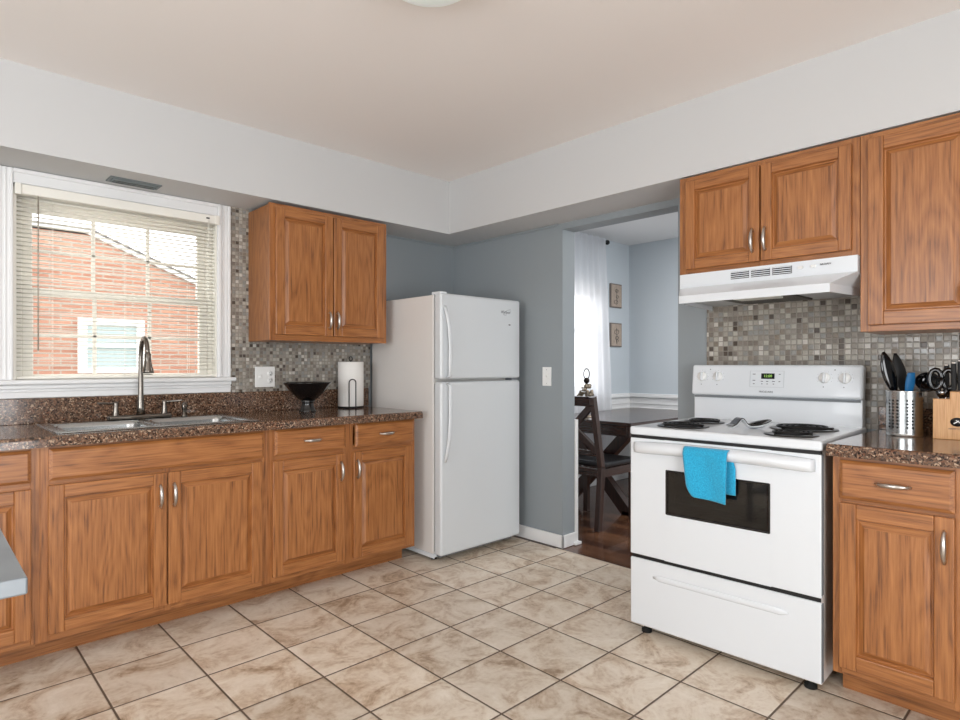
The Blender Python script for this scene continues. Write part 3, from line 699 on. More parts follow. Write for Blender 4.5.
for (p, q) in cuts:
    b = MB(); rings = []
    for ins, z, r in ((-.004, zt-.001, .03), (0, zt-.003, .035), (.003, zt-.02, .045), (.012, CT-.15, .05), (.04, CT-.17, .05), (.10, CT-.173, .05)):
        rings.append(rr_ring(b.bm, p+ins, q-ins, ya+ins, yb2-ins, r, z))
    for A, B in zip(rings, rings[1:]):
        n = len(A)
        for i in range(n): f = b.bm.faces.new((A[i], A[(i+1) % n], B[(i+1) % n], B[i])); f.smooth = True
    b.bm.faces.new(rings[-1])
    bw = b.build('bowl', m_steel, sk, world=True); solid(bw, .0015, -1)
    b = MB(); b.lathe([(.042, 0), (.040, .003), (.028, .001), (.012, .0015), (0, .0015)], ((p+q)/2, (ya+yb2)/2, CT-.172), 24); b.build('drain', m_chrome, bw, world=True)

fa = thing('faucet', 'brushed nickel gooseneck faucet with two lever handles behind the sink', 'faucet', (.845, 3.375, zt))
b = MB(); b.box(.70, .985, 3.345, 3.405, zt, zt+.022, .009, seg=3); b.build('base_plate', m_faucet, fa, world=True)
b = MB(); pts = [(.845, 3.375, zt+.02), (.845, 3.375, zt+.06), (.845, 3.375, zt+.13), (.845, 3.375, 1.20)]; rr = [.021, .017, .0125, .0105]
R_ = .062
for k in range(1, 13):
    a = PI*k/12*.93; pts.append((.845, 3.375-R_+R_*math.cos(a), 1.205+.108*math.sin(a))); rr.append(.0105)
b.tube(pts, rr, 14); b.build('spout', m_faucet, fa, world=True)
e = Vector(pts[-1])
b = MB(); b.lathe([(.0115, 0), (.015, .008), (.0145, .03), (.018, .06), (.026, .092), (.026, .100), (0, .098)], e+Vector((0, 0, .01)), 18, axis=(0, -.06, -1)); b.build('spray_head', m_faucet, fa, world=True)
b = MB(); b.lathe([(.0, .0), (.020, .0005), (.020, .002)], e+Vector((0, -.007, -.094)), 14, axis=(0, -.06, -1)); b.build('nozzle', m_blackm, fa, world=True)
for (x, dx) in ((.735, -1), (.955, 1)):
    b = MB(); b.lathe([(.017, 0), (.014, .015), (.0105, .05), (.012, .062), (.011, .070), (0, .072)], (x, 3.375, zt+.018), 16)
    hnd = b.build('handle_post', m_faucet, fa, world=True)
    b = MB(); b.tube([(x, 3.375, zt+.080), (x+dx*.03, 3.370, zt+.083), (x+dx*.075, 3.355, zt+.086), (x+dx*.082, 3.352, zt+.086)], [.006, .005, .0055, .003], 10); b.build('lever', m_faucet, hnd, world=True)
sd = thing('side_sprayer', 'small nickel side sprayer standing right of the gooseneck faucet', 'sprayer', (1.052, 3.375, zt))
b = MB(); b.lathe([(.016, 0), (.015, .006), (.010, .012), (.010, .022)], (1.052, 3.375, zt), 16, closed=True); b.build('base', m_faucet, sd, world=True)
b = MB(); b.lathe([(.009, 0), (.011, .012), (.0145, .028), (.013, .044), (.006, .050), (0, .051)], (1.052, 3.375, zt+.022), 16); b.box(1.046, 1.058, 3.350, 3.372, zt+.050, zt+.062, .003); b.build('head', m_faucet, sd, world=True)

# ------------------------------------------------------------------ counter items (back wall)
bw = thing('pedestal_bowl', 'glossy black footed bowl on the granite left of the paper towels', 'bowl', (1.705, 3.275, CT))
b = MB(); b.lathe([(.050, 0), (.050, .005), (.044, .014), (.036, .040), (.034, .055), (.042, .066)], (0, 0, 0), 40, closed=True); b.build('foot', m_black, bw)
b = MB(); b.lathe([(.0, .062), (.03, .062), (.055, .076), (.092, .112), (.125, .152), (.139, .170), (.141, .174), (.137, .174), (.122, .156), (.088, .118), (.05, .086), (0, .076)], (0, 0, 0), 48); b.build('dish', m_black, bw)
fr_ = MB(); fr_.sphere((0, 0, .022), .022, sx=1.5, sy=.8, sz=.55); o = own(fr_.build('fruit_piece', plain('orange_rind', S(210, 140, 90), .6)), (0, 0, 0)); o.location = (1.735, 3.30, CT+.122); o.rotation_euler = (0, -.5, .3)
bpy.data.objects.remove(o)

pt = thing('paper_towel_holder', 'black wire paper towel holder with roll on the granite beside the fridge', 'paper towel holder', (2.065, 3.385, CT))
b = MB(); b.lathe([(.082, 0), (.084, .004), (.080, .010), (0, .010)], (0, 0, 0), 40, closed=True)
b.cyl((0, 0, .01), (0, 0, .305), .004); b.tube([(0+.012*math.cos(a), 0, .315+.014*math.sin(a)) for a in [PI*2*k/16-PI/2 for k in range(17)]], .003, 8)
b.build('base', m_blackm, pt)
b = MB(); fx, fy = -.055, -.076
# front tension arm: inverted U of wire
v = Vector((-.42, -.91, 0)).normalized(); tgt = Vector((v.y*-1, v.x, 0)); ctr = v*.093
def arm(hw, h0, top):
    P = [ctr+tgt*hw+Vector((0, 0, h0)), ctr+tgt*hw+Vector((0, 0, top-hw))]
    P += [ctr+tgt*hw*math.cos(a)+Vector((0, 0, top-hw+hw*math.sin(a))) for a in [PI*k/10 for k in range(1, 10)]]
    P += [ctr-tgt*hw+Vector((0, 0, top-hw)), ctr-tgt*hw+Vector((0, 0, h0))]; return P
b.tube(arm(.021, .004, .185), .0035, 8); b.build('tension_arm', m_blackm, pt)
b = MB(); b.lathe([(.022, .0), (.080, .0), (.0815, .003), (.0815, .281), (.080, .284), (.022, .284), (.022, 0)], (0, 0, .012), 48); b.build('roll', m_paper, pt)

def outlet_plate(o, w_, h_):
    b = MB(); b.box(-w_/2, w_/2, -.006, 0, -h_/2, h_/2, .0025); return b.build('cover_plate', m_plastic, o)
ou = thing('wall_outlet', 'white double cover plate with switch and outlet on the mosaic left of the bowl', 'outlet', (1.542, WY-.0075, 1.108)); outlet_plate(ou, .122, .122)
b = MB(); b.box(-.041, -.019, -.0085, -.005, -.014, .014, .001); b.box(-.034, -.026, -.016, -.006, -.002, .010, .002); b.build('toggle_switch', m_plastic, ou)
for z in (-.021, .021):
    b = MB(); b.lathe([(.0165, 0), (.0165, .002), (0, .002)], (.03, -.006, z), 20, axis=(0, -1, 0)); r_ = b.build('receptacle', m_plastic, ou)
    b = MB(); b.box(.0235, .0255, -.0085, -.0078, z-.001, z+.008); b.box(.0345, .0365, -.0085, -.0078, z-.001, z+.007); b.lathe([(.0028, 0), (.0028, .0007), (0, .0007)], (.030, -.0078, z-.008), 10, axis=(0, -1, 0)); b.build('slots', m_dgrey, r_)
sw = thing('light_switch', 'white single light switch on the blue-grey wall right of the fridge', 'switch', (WX, 2.562, 1.103), -PI/2); outlet_plate(sw, .074, .124)
b = MB(); b.box(-.006, .006, -.007, -.005, -.013, .013, .0005); b.box(-.004, .004, -.016, -.006, 0, .012, .002); b.build('toggle', m_plastic, sw)
for z in (-.045, .045):
    b = MB(); b.lathe([(.0025, 0), (.002, .001), (0, .001)], (0, -.006, z), 8, axis=(0, -1, 0)); b.build('screw', m_seal, sw)

vt = thing('ceiling_vent', 'small grey metal air register in the soffit above the window', 'vent', (.815, 3.37, SOF))
b = MB(); b.box(-.115, .115, -.05, .05, -.006, 0, .002)
for k in range(3): b.box(-.10, .10, -.035+k*.026, -.020+k*.026, -.012, -.005, .002)
b.build('grille', m_galv, vt)
b = MB(); b.box(-.095, .095, -.018, -.014, -.0130, -.0122); b.box(-.095, .095, .008, .012, -.0130, -.0122); b.build('slots', m_rubber, vt)
b = MB(); b.box(.085, .092, -.02, -.005, -.02, -.006, .001); b.build('damper_lever', m_galv, vt)

# ------------------------------------------------------------------ fridge
fx0, fx1, fy0, fy1 = 2.272, 2.955, 2.800, 3.455
fr = thing('refrigerator', 'white top-freezer refrigerator standing in the corner', 'refrigerator', ((fx0+fx1)/2, 3.12, 0))
b = MB(); b.box(fx0, fx1, fy0, fy1, .045, 1.600, .006); b.build('cabinet_body', plain('fridge_side_white', S(222, 218, 214), .42, bump=.2, bscale=350), fr, world=True)
b = MB(); b.box(fx0+.01, fx1-.01, fy0+.002, fy0+.03, .02, .045, .003); b.box(fx0+.002, fx0+.01, fy0-.004, fy1-.05, .018, .045, .001)
b.build('base_trim', m_white, fr, world=True)
b = MB(); b.box(fx0+.03, fx1-.03, fy0-.028, fy0+.004, .022, .044, .003)
for k in range(20): x = fx0+.05+k*.030; b.box(x, x+.018, fy0-.030, fy0-.026, .026, .040)
b.build('toe_grille', m_seal, fr, world=True)
for (x, y) in ((fx0+.04, fy0+.04), (fx1-.05, fy0+.04), (fx0+.04, fy1-.06), (fx1-.05, fy1-.06)):
    b = MB(); b.cyl((x, y, 0), (x, y, .045), .018); b.build('foot', m_rubber, fr, world=True)
yd0 = 2.722
for (z0, z1, lab) in ((1.094, 1.606, 'top'), (.046, 1.078, 'low')):
    b = MB(); b.box(fx0-.002, fx1+.002, yd0, fy0-.012, z0, z1, .014, seg=4); d = b.build('freezer_door' if lab == 'top' else 'fridge_door', m_fridge, fr, world=True)
    b = MB(); b.box(fx0+.012, fx1-.012, fy0-.014, fy0, z0+.012, z1-.012); b.build('gasket', m_seal, d, world=True)
    # slim bowed handle near the left edge
    b = MB(); hx = fx0+.030
    if lab == 'top': P = [(hx-.006, yd0-.004, 1.53), (hx, yd0-.018, 1.48), (hx+.008, yd0-.032, 1.40), (hx+.012, yd0-.036, 1.30), (hx+.012, yd0-.036, 1.20), (hx+.012, yd0-.033, 1.115), (hx+.010, yd0-.006, 1.102)]
    else: P = [(hx+.010, yd0-.006, 1.068), (hx+.012, yd0-.033, 1.055), (hx+.012, yd0-.036, .96), (hx+.012, yd0-.036, .86), (hx+.008, yd0-.032, .75), (hx, yd0-.018, .65), (hx-.006, yd0-.004, .60)]
    b.tube(P, [.011, .013, .014, .014, .014, .013, .011] , 12, flat=(1, 0, 0)); b.build('handle', m_white, d, world=True)
b = MB(); b.box(fx0+.004, fx0+.06, fy0-.06, fy0+.02, 1.600, 1.618, .005); b.build('hinge_cover', m_white, fr, world=True)
b = MB(); b.box(fx1-.06, fx1-.004, fy0-.06, fy0+.03, 1.078, 1.094, .002); b.build('hinge', m_seal, fr, world=True)
r = writing('brand_lettering', 'Whirlpool', .026, Matrix.Translation((2.815-fr.location.x, yd0-.0008-fr.location.y, 1.522)) @ Matrix.Rotation(PI/2, 4, 'X'), m_grey, fr, shear=.3, ext=.0005, sx=.8)
b = MB(); b.tube([(2.835+.036*math.cos(a), yd0-.001, 1.522+.014*math.sin(a)+.012*math.cos(a)) for a in [PI*(.2+k/14*1.2) for k in range(15)]], .0012, 6); b.build('brand_swoosh', m_seal, fr, world=True)
b = MB(); b.box(2.845, 2.862, yd0-.0012, yd0, 1.438, 1.445); b.build('badge', m_dgrey, fr, world=True)

# ------------------------------------------------------------------ stove (built in local frame: front faces -y, then rotated)
SW = .76
st = thing('electric_stove', 'white freestanding electric coil stove with a towel on its door', 'stove', (2.345, 1.087, 0), -PI/2+math.radians(2.2))
h2 = SW/2; DEP = .655       # local y: 0 front of body, DEP back
b = MB(); b.box(-h2+.004, h2-.004, 0, DEP, .035, .895, .004); b.build('body', m_white_side, st)
for (x, y) in ((-h2+.05, .035), (h2-.05, .035), (-h2+.05, DEP-.06), (h2-.05, DEP-.06)):
    b = MB(); b.lathe([(.022, 0), (.022, .012), (.012, .016), (.012, .036)], (x, y, 0), 16, closed=True); b.build('foot', m_rubber, st)
# cooktop
b = MB(); zc = .909
b.box(-h2-.002, h2+.002, -.022, DEP+.0, zc-.036, zc, .009, seg=3); ctp = b.build('cooktop', m_white, st)
b = MB(); b.box(-h2+.004, h2-.004, -.018, .03, zc-.050, zc-.037); b.build('vent_gap', m_blackm, st)
# oven door
b = MB(); fy = -.020; dx0, dx1, dz0, dz1 = -h2, h2, .350, .861
wx0, wx1, wz0, wz1 = -.212, .205, .547, .735
b.box(dx0, wx0, fy, -.001, dz0, dz1, .005); b.box(wx1, dx1, fy, -.001, dz0, dz1, .005)
b.box(wx0-.006, wx1+.006, fy, -.001, wz1, dz1, 0); b.box(wx0-.006, wx1+.006, fy, -.001, dz0, wz0, 0)
od = b.build('oven_door', m_white, st)
b = MB()   # window surround with rounded corners and a cavity behind
for (x0, x1, z0, z1) in ((wx0-.002, wx0+.008, wz0, wz1), (wx1-.008, wx1+.002, wz0, wz1), (wx0, wx1, wz0-.002, wz0+.008), (wx0, wx1, wz1-.008, wz1+.002)): b.box(x0, x1, fy-.001, fy+.012, z0, z1, .003)
b.build('window_frame', m_black, od)
b = MB(); b.box(wx0, wx1, fy+.002, fy+.005, wz0, wz1); b.build('oven_glass', m_oveng, od)
b = MB(); b.box(wx0+.004, wx1-.004, -.0052, -.0042, wz0+.004, wz1-.004); b.build('dark_liner', m_ovenin, od)
b = MB()
for z in (.575, .640): b.tube([(wx0+.01, -.010, z), (wx1-.01, -.010, z)], .0014, 6)
b.tube([(wx0+.03, -.010, .605), (wx1-.02, -.010, .602)], .0012, 6)
b.tube([(wx0+.035, -.009, wz0+.01), (wx0+.035, -.009, wz1-.01)], .0014, 6); b.build('rack', m_rack, od)
# handle: wide bowed bar with returns
b = MB(); n = 24
def hb(u, v):
    x = (-h2+.02)+(2*h2-.04)*u; t = abs(2*u-1); bow = .036*(1-t**6)**.5 if t < 1 else 0
    a = PI*v; zz = .829-.010*t**3; hh = .020
    return Vector((x, fy-.002-bow*math.sin(a)-(.001 if 0 else 0), zz+.002+hh*math.cos(a)*(1 if True else 1)-.010*bow/.036*(v)))
b.grid(hb, 48, 10); o = b.build('handle', m_white, od); solid(o, .004, 0)
# drawer
b = MB(); b.box(-h2, h2, fy, -.001, .045, .334, .006, seg=2); dr = b.build('storage_drawer', m_white, st)
b = MB(); b.tube([(-.27+.54*k/20, fy-.0015, .268+.0) for k in range(21)], [.004]+[.013]*19+[.004], 10, flat=(0, 0, 1)); b.build('finger_groove', m_white, dr)
b = MB(); b.box(-h2+.006, h2-.006, -.012, -.001, .330, .352); b.build('drawer_gap', m_blackm, st)
b = MB(); b.box(h2-.003, h2+.001, -.018, .004, .36, .86, .0008); b.box(h2-.003, h2+.001, -.018, .004, .05, .33, .0008); b.build('side_trim', m_seal, st)
# backguard: riser + tilted console
b = MB(); yb0 = DEP-.060
b.box(-h2+.006, h2-.006, yb0+.012, DEP+.012, zc-.01, 1.03, .004); b.build('riser', m_white, st)
b = MB(); b.box(-h2, h2, 0, .055, 0, .152, .012, seg=3)
Mt = Matrix.Translation((0, yb0-.012, 1.030)) @ Matrix.Rotation(math.radians(-7), 4, 'X')
for v_ in b.bm.verts: v_.co = Mt @ v_.co
cons = b.build('control_console', m_white, st)
b = MB(); b.box(-h2+.012, h2-.012, yb0+.004, yb0+.03, 1.016, 1.026); b.build('shadow_gap', m_seal, st)
def onface(x, z, off=0): return Mt @ Vector((x, -off, z))
nrm = (Mt.to_3x3() @ Vector((0, -1, 0))).normalized()
for x in (-.325, -.245, .232, .312):
    b = MB(); b.lathe([(.024, 0), (.0235, .006), (.020, .010), (0, .011)], onface(x, .092), 24, axis=nrm)
    k = b.build('control_knob', m_plastic, cons)
    b = MB(); b.box(-.0045, .0045, -.022, -.008, -.021, .021, .002)
    for v_ in b.bm.verts: v_.co = Mt @ (v_.co+Vector((x, 0, .092)))
    b.build('grip', m_white, k)
    b = MB()
    for j in range(9):
        a = math.radians(-30+j*30); p = (x+.031*math.cos(a), .092+.031*math.sin(a))
        q = onface(p[0], p[1], .0004); b.lathe([(.0011, 0), (.0011, .0003), (0, .0003)], q, 6, axis=nrm)
    q = onface(x-.004, .052, .0004); b.lathe([(.0025, 0), (.0025, .0003), (0, .0003)], q, 8, axis=nrm)
    b.build('dial_marks', m_grey, k)
def textface(x, z, off): return Mt @ Matrix.Translation((x, -off, z)) @ Matrix.Rotation(PI/2, 4, 'X')
b = MB()
for (x0, x1, z0, z1) in ((-.090, .064, .044, .046), (-.090, .064, .120, .122), (-.090, -.088, .046, .120), (.062, .064, .046, .120)): b.box(x0, x1, -.0016, 0, z0, z1)
for v_ in b.bm.verts: v_.co = Mt @ v_.co
b.build('panel_outline', m_grey if False else plain('soft_grey_line', S(196, 200, 204), .5), cons)
b = MB(); b.box(-.038, .022, -.0022, 0, .084, .110, .0005)
for v_ in b.bm.verts: v_.co = Mt @ v_.co
ds = b.build('clock_display', m_black, cons)
writing('digits', '12:00', .017, textface(-.008, .097, .0026), m_digit, ds)
b = MB()
for (x, z, ww) in ((-.085, .106, .013), (-.085, .076, .012), (-.048, .072, .010), (-.024, .072, .010), (.004, .072, .012), (.030, .106, .008), (.030, .072, .008), (-.085, .060, .008), (-.048, .060, .006), (-.024, .060, .006), (.004, .060, .006)): x += .014; b.box(x-ww/2, x+ww/2, -.0012, 0, z-.0018, z+.0018)
for v_ in b.bm.verts: v_.co = Mt @ v_.co
b.build('button_marks', m_grey, cons)
writing('brand_lettering', 'FRIGIDAIRE', .0125, textface(-.014, .022, .0006), m_dgrey, cons)
for x in (-.285, .272):
    b = MB(); b.lathe([(.0025, 0), (.0025, .0005), (0, .0005)], onface(x, .128), 8, axis=nrm); b.build('indicator_light', m_dgrey, cons)
# burners
for (x, y, r) in ((-.210, .135, .100), (-.222, .375, .082), (.208, .378, .118), (.238, .118, .085)):
    bn = MB(); bn.lathe([(r+.012, 0), (r+.010, .003), (r-.002, .0035), (r-.014, -.001), (r*.5, -.003), (0, -.003)], (x, y, zc+.0006), 40)
    pan = bn.build('drip_pan', [plain('drip_pan_metal', S(60, 58, 58), .3, metal=.8)], st)
    bn = MB(); P = []; turns = 4 if r > .09 else 3.4
    for k in range(int(turns*36)+1):
        a = 2*PI*k/36; rad = .018+(r-.026)*k/(turns*36); P.append((x+rad*math.cos(a), y+rad*math.sin(a), zc+.0105))
    bn.tube(P, .0046, 8)
    for q in range(3):
        a = 2*PI*q/3+.5; bn.box(-.002, .002, 0, r-.008, -.003, .0015, M=Matrix.Translation((x, y, zc+.006)) @ Matrix.Rotation(a, 4, 'Z'))
    bn.build('coil', m_coil, pan)
# towel over the oven handle
tw = thing('dish_towel', 'turquoise blue terry towel hanging over the oven door handle', 'towel', (2.30, 1.13, .64), st.rotation_euler.z)
b = MB()
def tfn(u, v):
    x = -.112+.178*u
    # v 0 front bottom .. 0.45 over the bar .. 1 back bottom
    zt_ = .850
    if v < .5:
        t = v/.5; zb = .655-.014*u+.035*max(0, (1-u*4))**2+.02*max(0, .25-u)
        z = zb+(zt_-.022-zb)*t; y = fy-.050-.004*math.sin(7*u+2*t)-.003*(1-t)*math.cos(5*u); xx = x+.010*(1-t)*(.5-u)+.012*max(0, .3-u)*(1-t)*3
    elif v < .62:
        a = (v-.5)/.12*PI; z = zt_-.022+.020*math.sin(a); y = fy-.031-.019*math.cos(a)-.001; xx = x
    else:
        t = (v-.62)/.38; z = zt_-.022-t*.155; y = fy-.012; xx = x+.016*min(1, t*3)+.002
    return Vector((xx, y, z))
b.grid(tfn, 20, 46)
o = b.build('cloth', m_towel, tw)
# coordinates were in the stove's frame: bring them into the towel's
Mst = Matrix.Translation(st.location) @ Matrix.Rotation(st.rotation_euler.z, 4, 'Z')
Mtw = Matrix.Translation(tw.location) @ Matrix.Rotation(tw.rotation_euler.z, 4, 'Z')
o.data.transform(Mtw.inverted() @ Mst); solid(o, .0045, 0)

# spoon rest on the cooktop
sr = thing('spoon_rest', 'small black and white spoon rest on the stove between the burners', 'spoon rest', (2.605, 1.065, zc), math.radians(-44))
b = MB()
def sfn(u, v):
    # u along (left to right), v across; left flap bends down, neck rises, right bowl shallow
    L_ = u*.175-.0875
    if u < .42: wd = .034-.020*max(0, (u-.16)/.26)
    else: t = (u-.42)/.58; wd = .014+.032*math.sin(PI*min(1, t*1.0))**.8 if t < 1 else .002
    if u > .985: wd = .004
    z = .006+.034*math.exp(-((u-.26)/.14)**2)+.026*max(0, (u-.45)/.55)
    dish = .014*math.sin(PI*max(0, (u-.42)/.58))*(1-(2*v-1)**2)
    return Vector((L_, (v-.5)*2*wd, z-dish+.004))
b.grid(sfn, 40, 10); o = b.build('dish', m_black, sr); solid(o, .003, 0)
b = MB()
def sfn2(u, v):
    p = sfn(u, v); return Vector((p.x, p.y*.96, max(.0015, p.z-.0045)))
b.grid(sfn2, 40, 10); o = b.build('underside', m_white, sr); solid(o, .003, 0)

# ------------------------------------------------------------------ range hood
hd = thing('range_hood', 'white under-cabinet range hood above the stove', 'range hood', (2.87, 1.069, 1.458))
b = MB(); y0, y1 = .687, 1.438; xw = WX-.009
top, mid_, l1, l0 = 1.613, 1.548, 1.497, 1.462
xt, xl = 2.700, 2.575; ch = .062
def V(x, y, z): return b.bm.verts.new((x, y, z))
T = [V(xw, y1, top), V(xt, y1, top), V(xt, y0, top), V(xw, y0, top)]
Mi = [V(xw, y1, mid_), V(xt, y1, mid_), V(xt, y0, mid_), V(xw, y0, mid_)]
L1 = [V(xw, y1, l1), V(xl, y1-ch, l1), V(xl, y0+ch, l1), V(xw, y0, l1)]
L0 = [V(xw, y1, l0), V(xl, y1-ch, l0), V(xl, y0+ch, l0), V(xw, y0, l0)]
for A, B in ((T, Mi), (Mi, L1), (L1, L0)):
    for i in range(3): b.bm.faces.new((A[i], A[i+1], B[i+1], B[i]))
b.bm.faces.new(T)
# extra faces so the sides close behind the frame line
bmesh.ops.recalc_face_normals(b.bm, faces=b.bm.faces[:])
o = b.build('shell', m_white, hd, world=True); solid(o, .004, -1)
b = MB(); b.prism([(xw, y1-.012), (xl+.02, y1-ch-.008), (xl+.02, y0+ch+.008), (xw, y0+.012)], 2, 1.482, 1.486); b.build('underside_pan', plain('hood_grey_pan', S(190, 194, 196), .4), hd, world=True)
b = MB(); b.box(2.66, 2.96, .93, 1.23, 1.474, 1.483, .003); b.build('grease_filter', plain('filter_mesh', S(70, 68, 64), .45, metal=.6, bump=.6, bscale=400), hd, world=True)
b = MB(); b.box(2.63, 2.72, .97, 1.15, 1.466, 1.476, .004); b.build('lamp_lens', m_hoodlens, hd, world=True)
gxs = ((1.189, 1.108), (1.099, 1.018), (1.010, .929))
for (a, c_) in gxs:
    b = MB(); b.box(xt-.0012, xt+.003, c_, a, 1.567, 1.600); g = b.build('vent_grille', m_blackm, hd, world=True)
    b = MB()
    for k in range(4): z = 1.570+k*.0085; b.box(xt-.004, xt-.0005, c_+.001, a-.001, z, z+.0034)
    b.build('louvers', m_white, g, world=True)
for y in (.895, .845):
    b = MB(); b.box(xt-.008, xt, y-.010, y+.010, 1.580, 1.592, .002); b.build('rocker_switch', m_plastic, hd, world=True)
writing('brand_lettering', 'BROAN', .011, Matrix.Translation((xt-.0046-2.87, .800-1.069, 1.590-1.458)) @ Matrix.Rotation(-PI/2, 4, 'Z') @ Matrix.Rotation(PI/2, 4, 'X'), m_dgrey, hd, sx=1.1)

# ------------------------------------------------------------------ utensil crock, utensils, knife block
cr = thing('utensil_crock', 'perforated stainless steel utensil holder on the counter right of the stove', 'utensil holder', (2.850, .562, CT))
b = MB(); r_ = .0625; h_ = .175; n = 48; zs = [0, .012, .03]; 
zz = .03
while zz < h_-.03: zs += [zz+.0065, zz+.0130]; zz += .0130
zs = sorted(set(round(z, 4) for z in zs))+[h_]
rings = [[b.bm.verts.new((r_*math.cos(2*PI*i/n), r_*math.sin(2*PI*i/n), z)) for i in range(n)] for z in zs]
for k in range(len(zs)-1):
    for i in range(n):
        hole = zs[k] >= .03 and zs[k+1] <= h_-.02 and (round((zs[k]-.03)/.0065) % 2 == 0) and (i % 2 == 0) and (i % 16) not in (14, 8, 0)
        if hole: continue
        f = b.bm.faces.new((rings[k][i], rings[k][(i+1) % n], rings[k+1][(i+1) % n], rings[k+1][i])); f.smooth = True
b.bm.faces.new(rings[0])
b.build('canister', m_steel, cr); 
b = MB(); b.lathe([(r_+.001, h_-.004), (r_+.003, h_), (r_-.001, h_+.001), (r_-.001, h_-.004)], (0, 0, 0), 48); b.build('rim', m_chrome, cr)
b = MB(); b.lathe([(r_-.004, .004), (r_-.004, h_-.012)], (0, 0, 0), 32); b.build('inner_liner', m_blackm, cr)
cx_, cy_ = 2.850, .562
def utensil(name, label, cat, base_, top_, head, mat, r=.005):
    """handle from base_ (inside the crock) to top_, then a shaped head along direction"""
    t = thing(name, label, cat, base_, 0, 'utensils in the steel holder')
    B, T_ = Vector(base_), Vector(top_)
    b = MB(); b.tube([Vector((0, 0, 0)), (T_-B)*.5, T_-B], [r, r*.9, r*.9], 8); b.build('handle', mat, t)
    b = MB(); d = (T_-B).normalized(); P = []; R2 = []
    L_, wmax, shape = head
    for k in range(13):
        u = k/12; P.append(T_-B+d*(L_*u-.004))
        if shape == 'spoon': R2.append(max(.003, wmax*math.sin(PI*min(.97, .06+u*.92))**.7))
        elif shape == 'turner': R2.append(.004+(wmax-.004)*min(1, u*3.2) if u < .95 else wmax*.85)
        else: R2.append(wmax*(.75+.25*math.sin(PI*u)))
    b.tube(P, R2, 16, flat=(.725*.9, -.689*.9, .1)); b.build('head', mat, t)
    return t
utensil('spatula', 'black slotted spatula leaning left in the steel utensil holder', 'spatula', (2.850, .560, CT+.02), (2.828, .592, 1.075), (.165, .030, 'spoon'), m_black)
utensil('serving_spoon', 'black serving spoon standing upright behind in the utensil holder', 'spoon', (2.860, .540, CT+.02), (2.868, .570, 1.075), (.158, .027, 'spoon'), m_blackm)
utensil('scraper', 'blue silicone scraper standing in the utensil holder', 'scraper', (2.852, .565, CT+.02), (2.828, .545, 1.070), (.085, .019, 'paddle'), m_teal)
# tongs / big black pan-like utensil on the right of the crock
t = thing('ladle', 'large black ladle head hanging over the right rim of the utensil holder', 'ladle', (2.862, .545, CT+.02), 0, 'utensils in the steel holder')
b = MB(); b.tube([(0, 0, 0), (.008, -.022, .13), (.014, -.040, .176)], .005, 8); b.build('handle', m_blackm, t)
b = MB(); b.lathe([(0, 0), (.022, .003), (.036, .015), (.041, .034), (.039, .034), (.034, .016), (.020, .006), (0, .005)], (.020, -.052, .176), 28, axis=(-.75, -.10, .45)); b.build('cup', m_black, t)

kb = thing('knife_block', 'pale bamboo knife block with stepped top at the right edge of the counter', 'knife block', (2.785, .462, CT), math.radians(-90+4))
# local: x to the right in view, y away from the viewer; front face y=0
b = MB(); b.prism([(0, 0), (.205, 0), (.205, .178), (.050, .178), (.050, .150), (0, .150)], 1, 0, .115, bev=.002); kbb = b.build('block', bamboo, kb)
b = MB(); b.lathe([(.0165, 0), (.0165, .0008), (0, .0008)], (.072, 0, .066), 32, axis=(0, -1, 0), sx=1.25); lg = b.build('logo_disc', m_blackm, kbb)
b = MB(); b.beam((.062, -.0012, .060), (.077, -.0012, .071), .0008, .0035, up=(0, 0, 1), bev=0); b.beam((.068, -.0012, .073), (.084, -.0012, .061), .0008, .0022, up=(0, 0, 1), bev=0); b.build('logo_emblem', m_plastic, lg)
writing('logo_lettering', 'HAMPTON FORGE', .0085, Matrix.Translation((.082, -.0006, .0405)) @ Matrix.Rotation(PI/2, 4, 'X'), m_dgrey, kbb)
kk = 0
def knife(lx, ly, z, L_, lab, name='kitchen_knife', tilt=.16):
    M = Matrix.Translation(kb.location) @ Matrix.Rotation(kb.rotation_euler.z, 4, 'Z')
    p = M @ Vector((lx, ly, z))
    t = thing(name, lab, 'knife', p, kb.rotation_euler.z, 'knives in the bamboo block')
    b = MB(); b.box(-.0075, .0075, -.013, .013, .004, L_, .004, seg=3, M=Matrix.Rotation(tilt, 4, 'X')); h = b.build('handle', m_blackm, t)
    b = MB(); b.box(-.0055, .0055, -.011, .011, L_-.002, L_+.0035, .001, M=Matrix.Rotation(tilt, 4, 'X')); b.build('end_cap', m_chrome, h)
    b = MB(); b.box(-.0008, .0008, -.010, .010, -.06, .006, M=Matrix.Rotation(tilt, 4, 'X')); b.build('blade', m_chrome, t)
knife(.036, .088, .150, .128, 'black-handled knife behind the shears in the low step of the bamboo block')
knife(.060, .040, .178, .108, 'black-handled knife nearest the step edge in the upper tier of the bamboo block')
knife(.079, .040, .178, .116, 'black-handled knife at the photo edge, right of the one by the step')
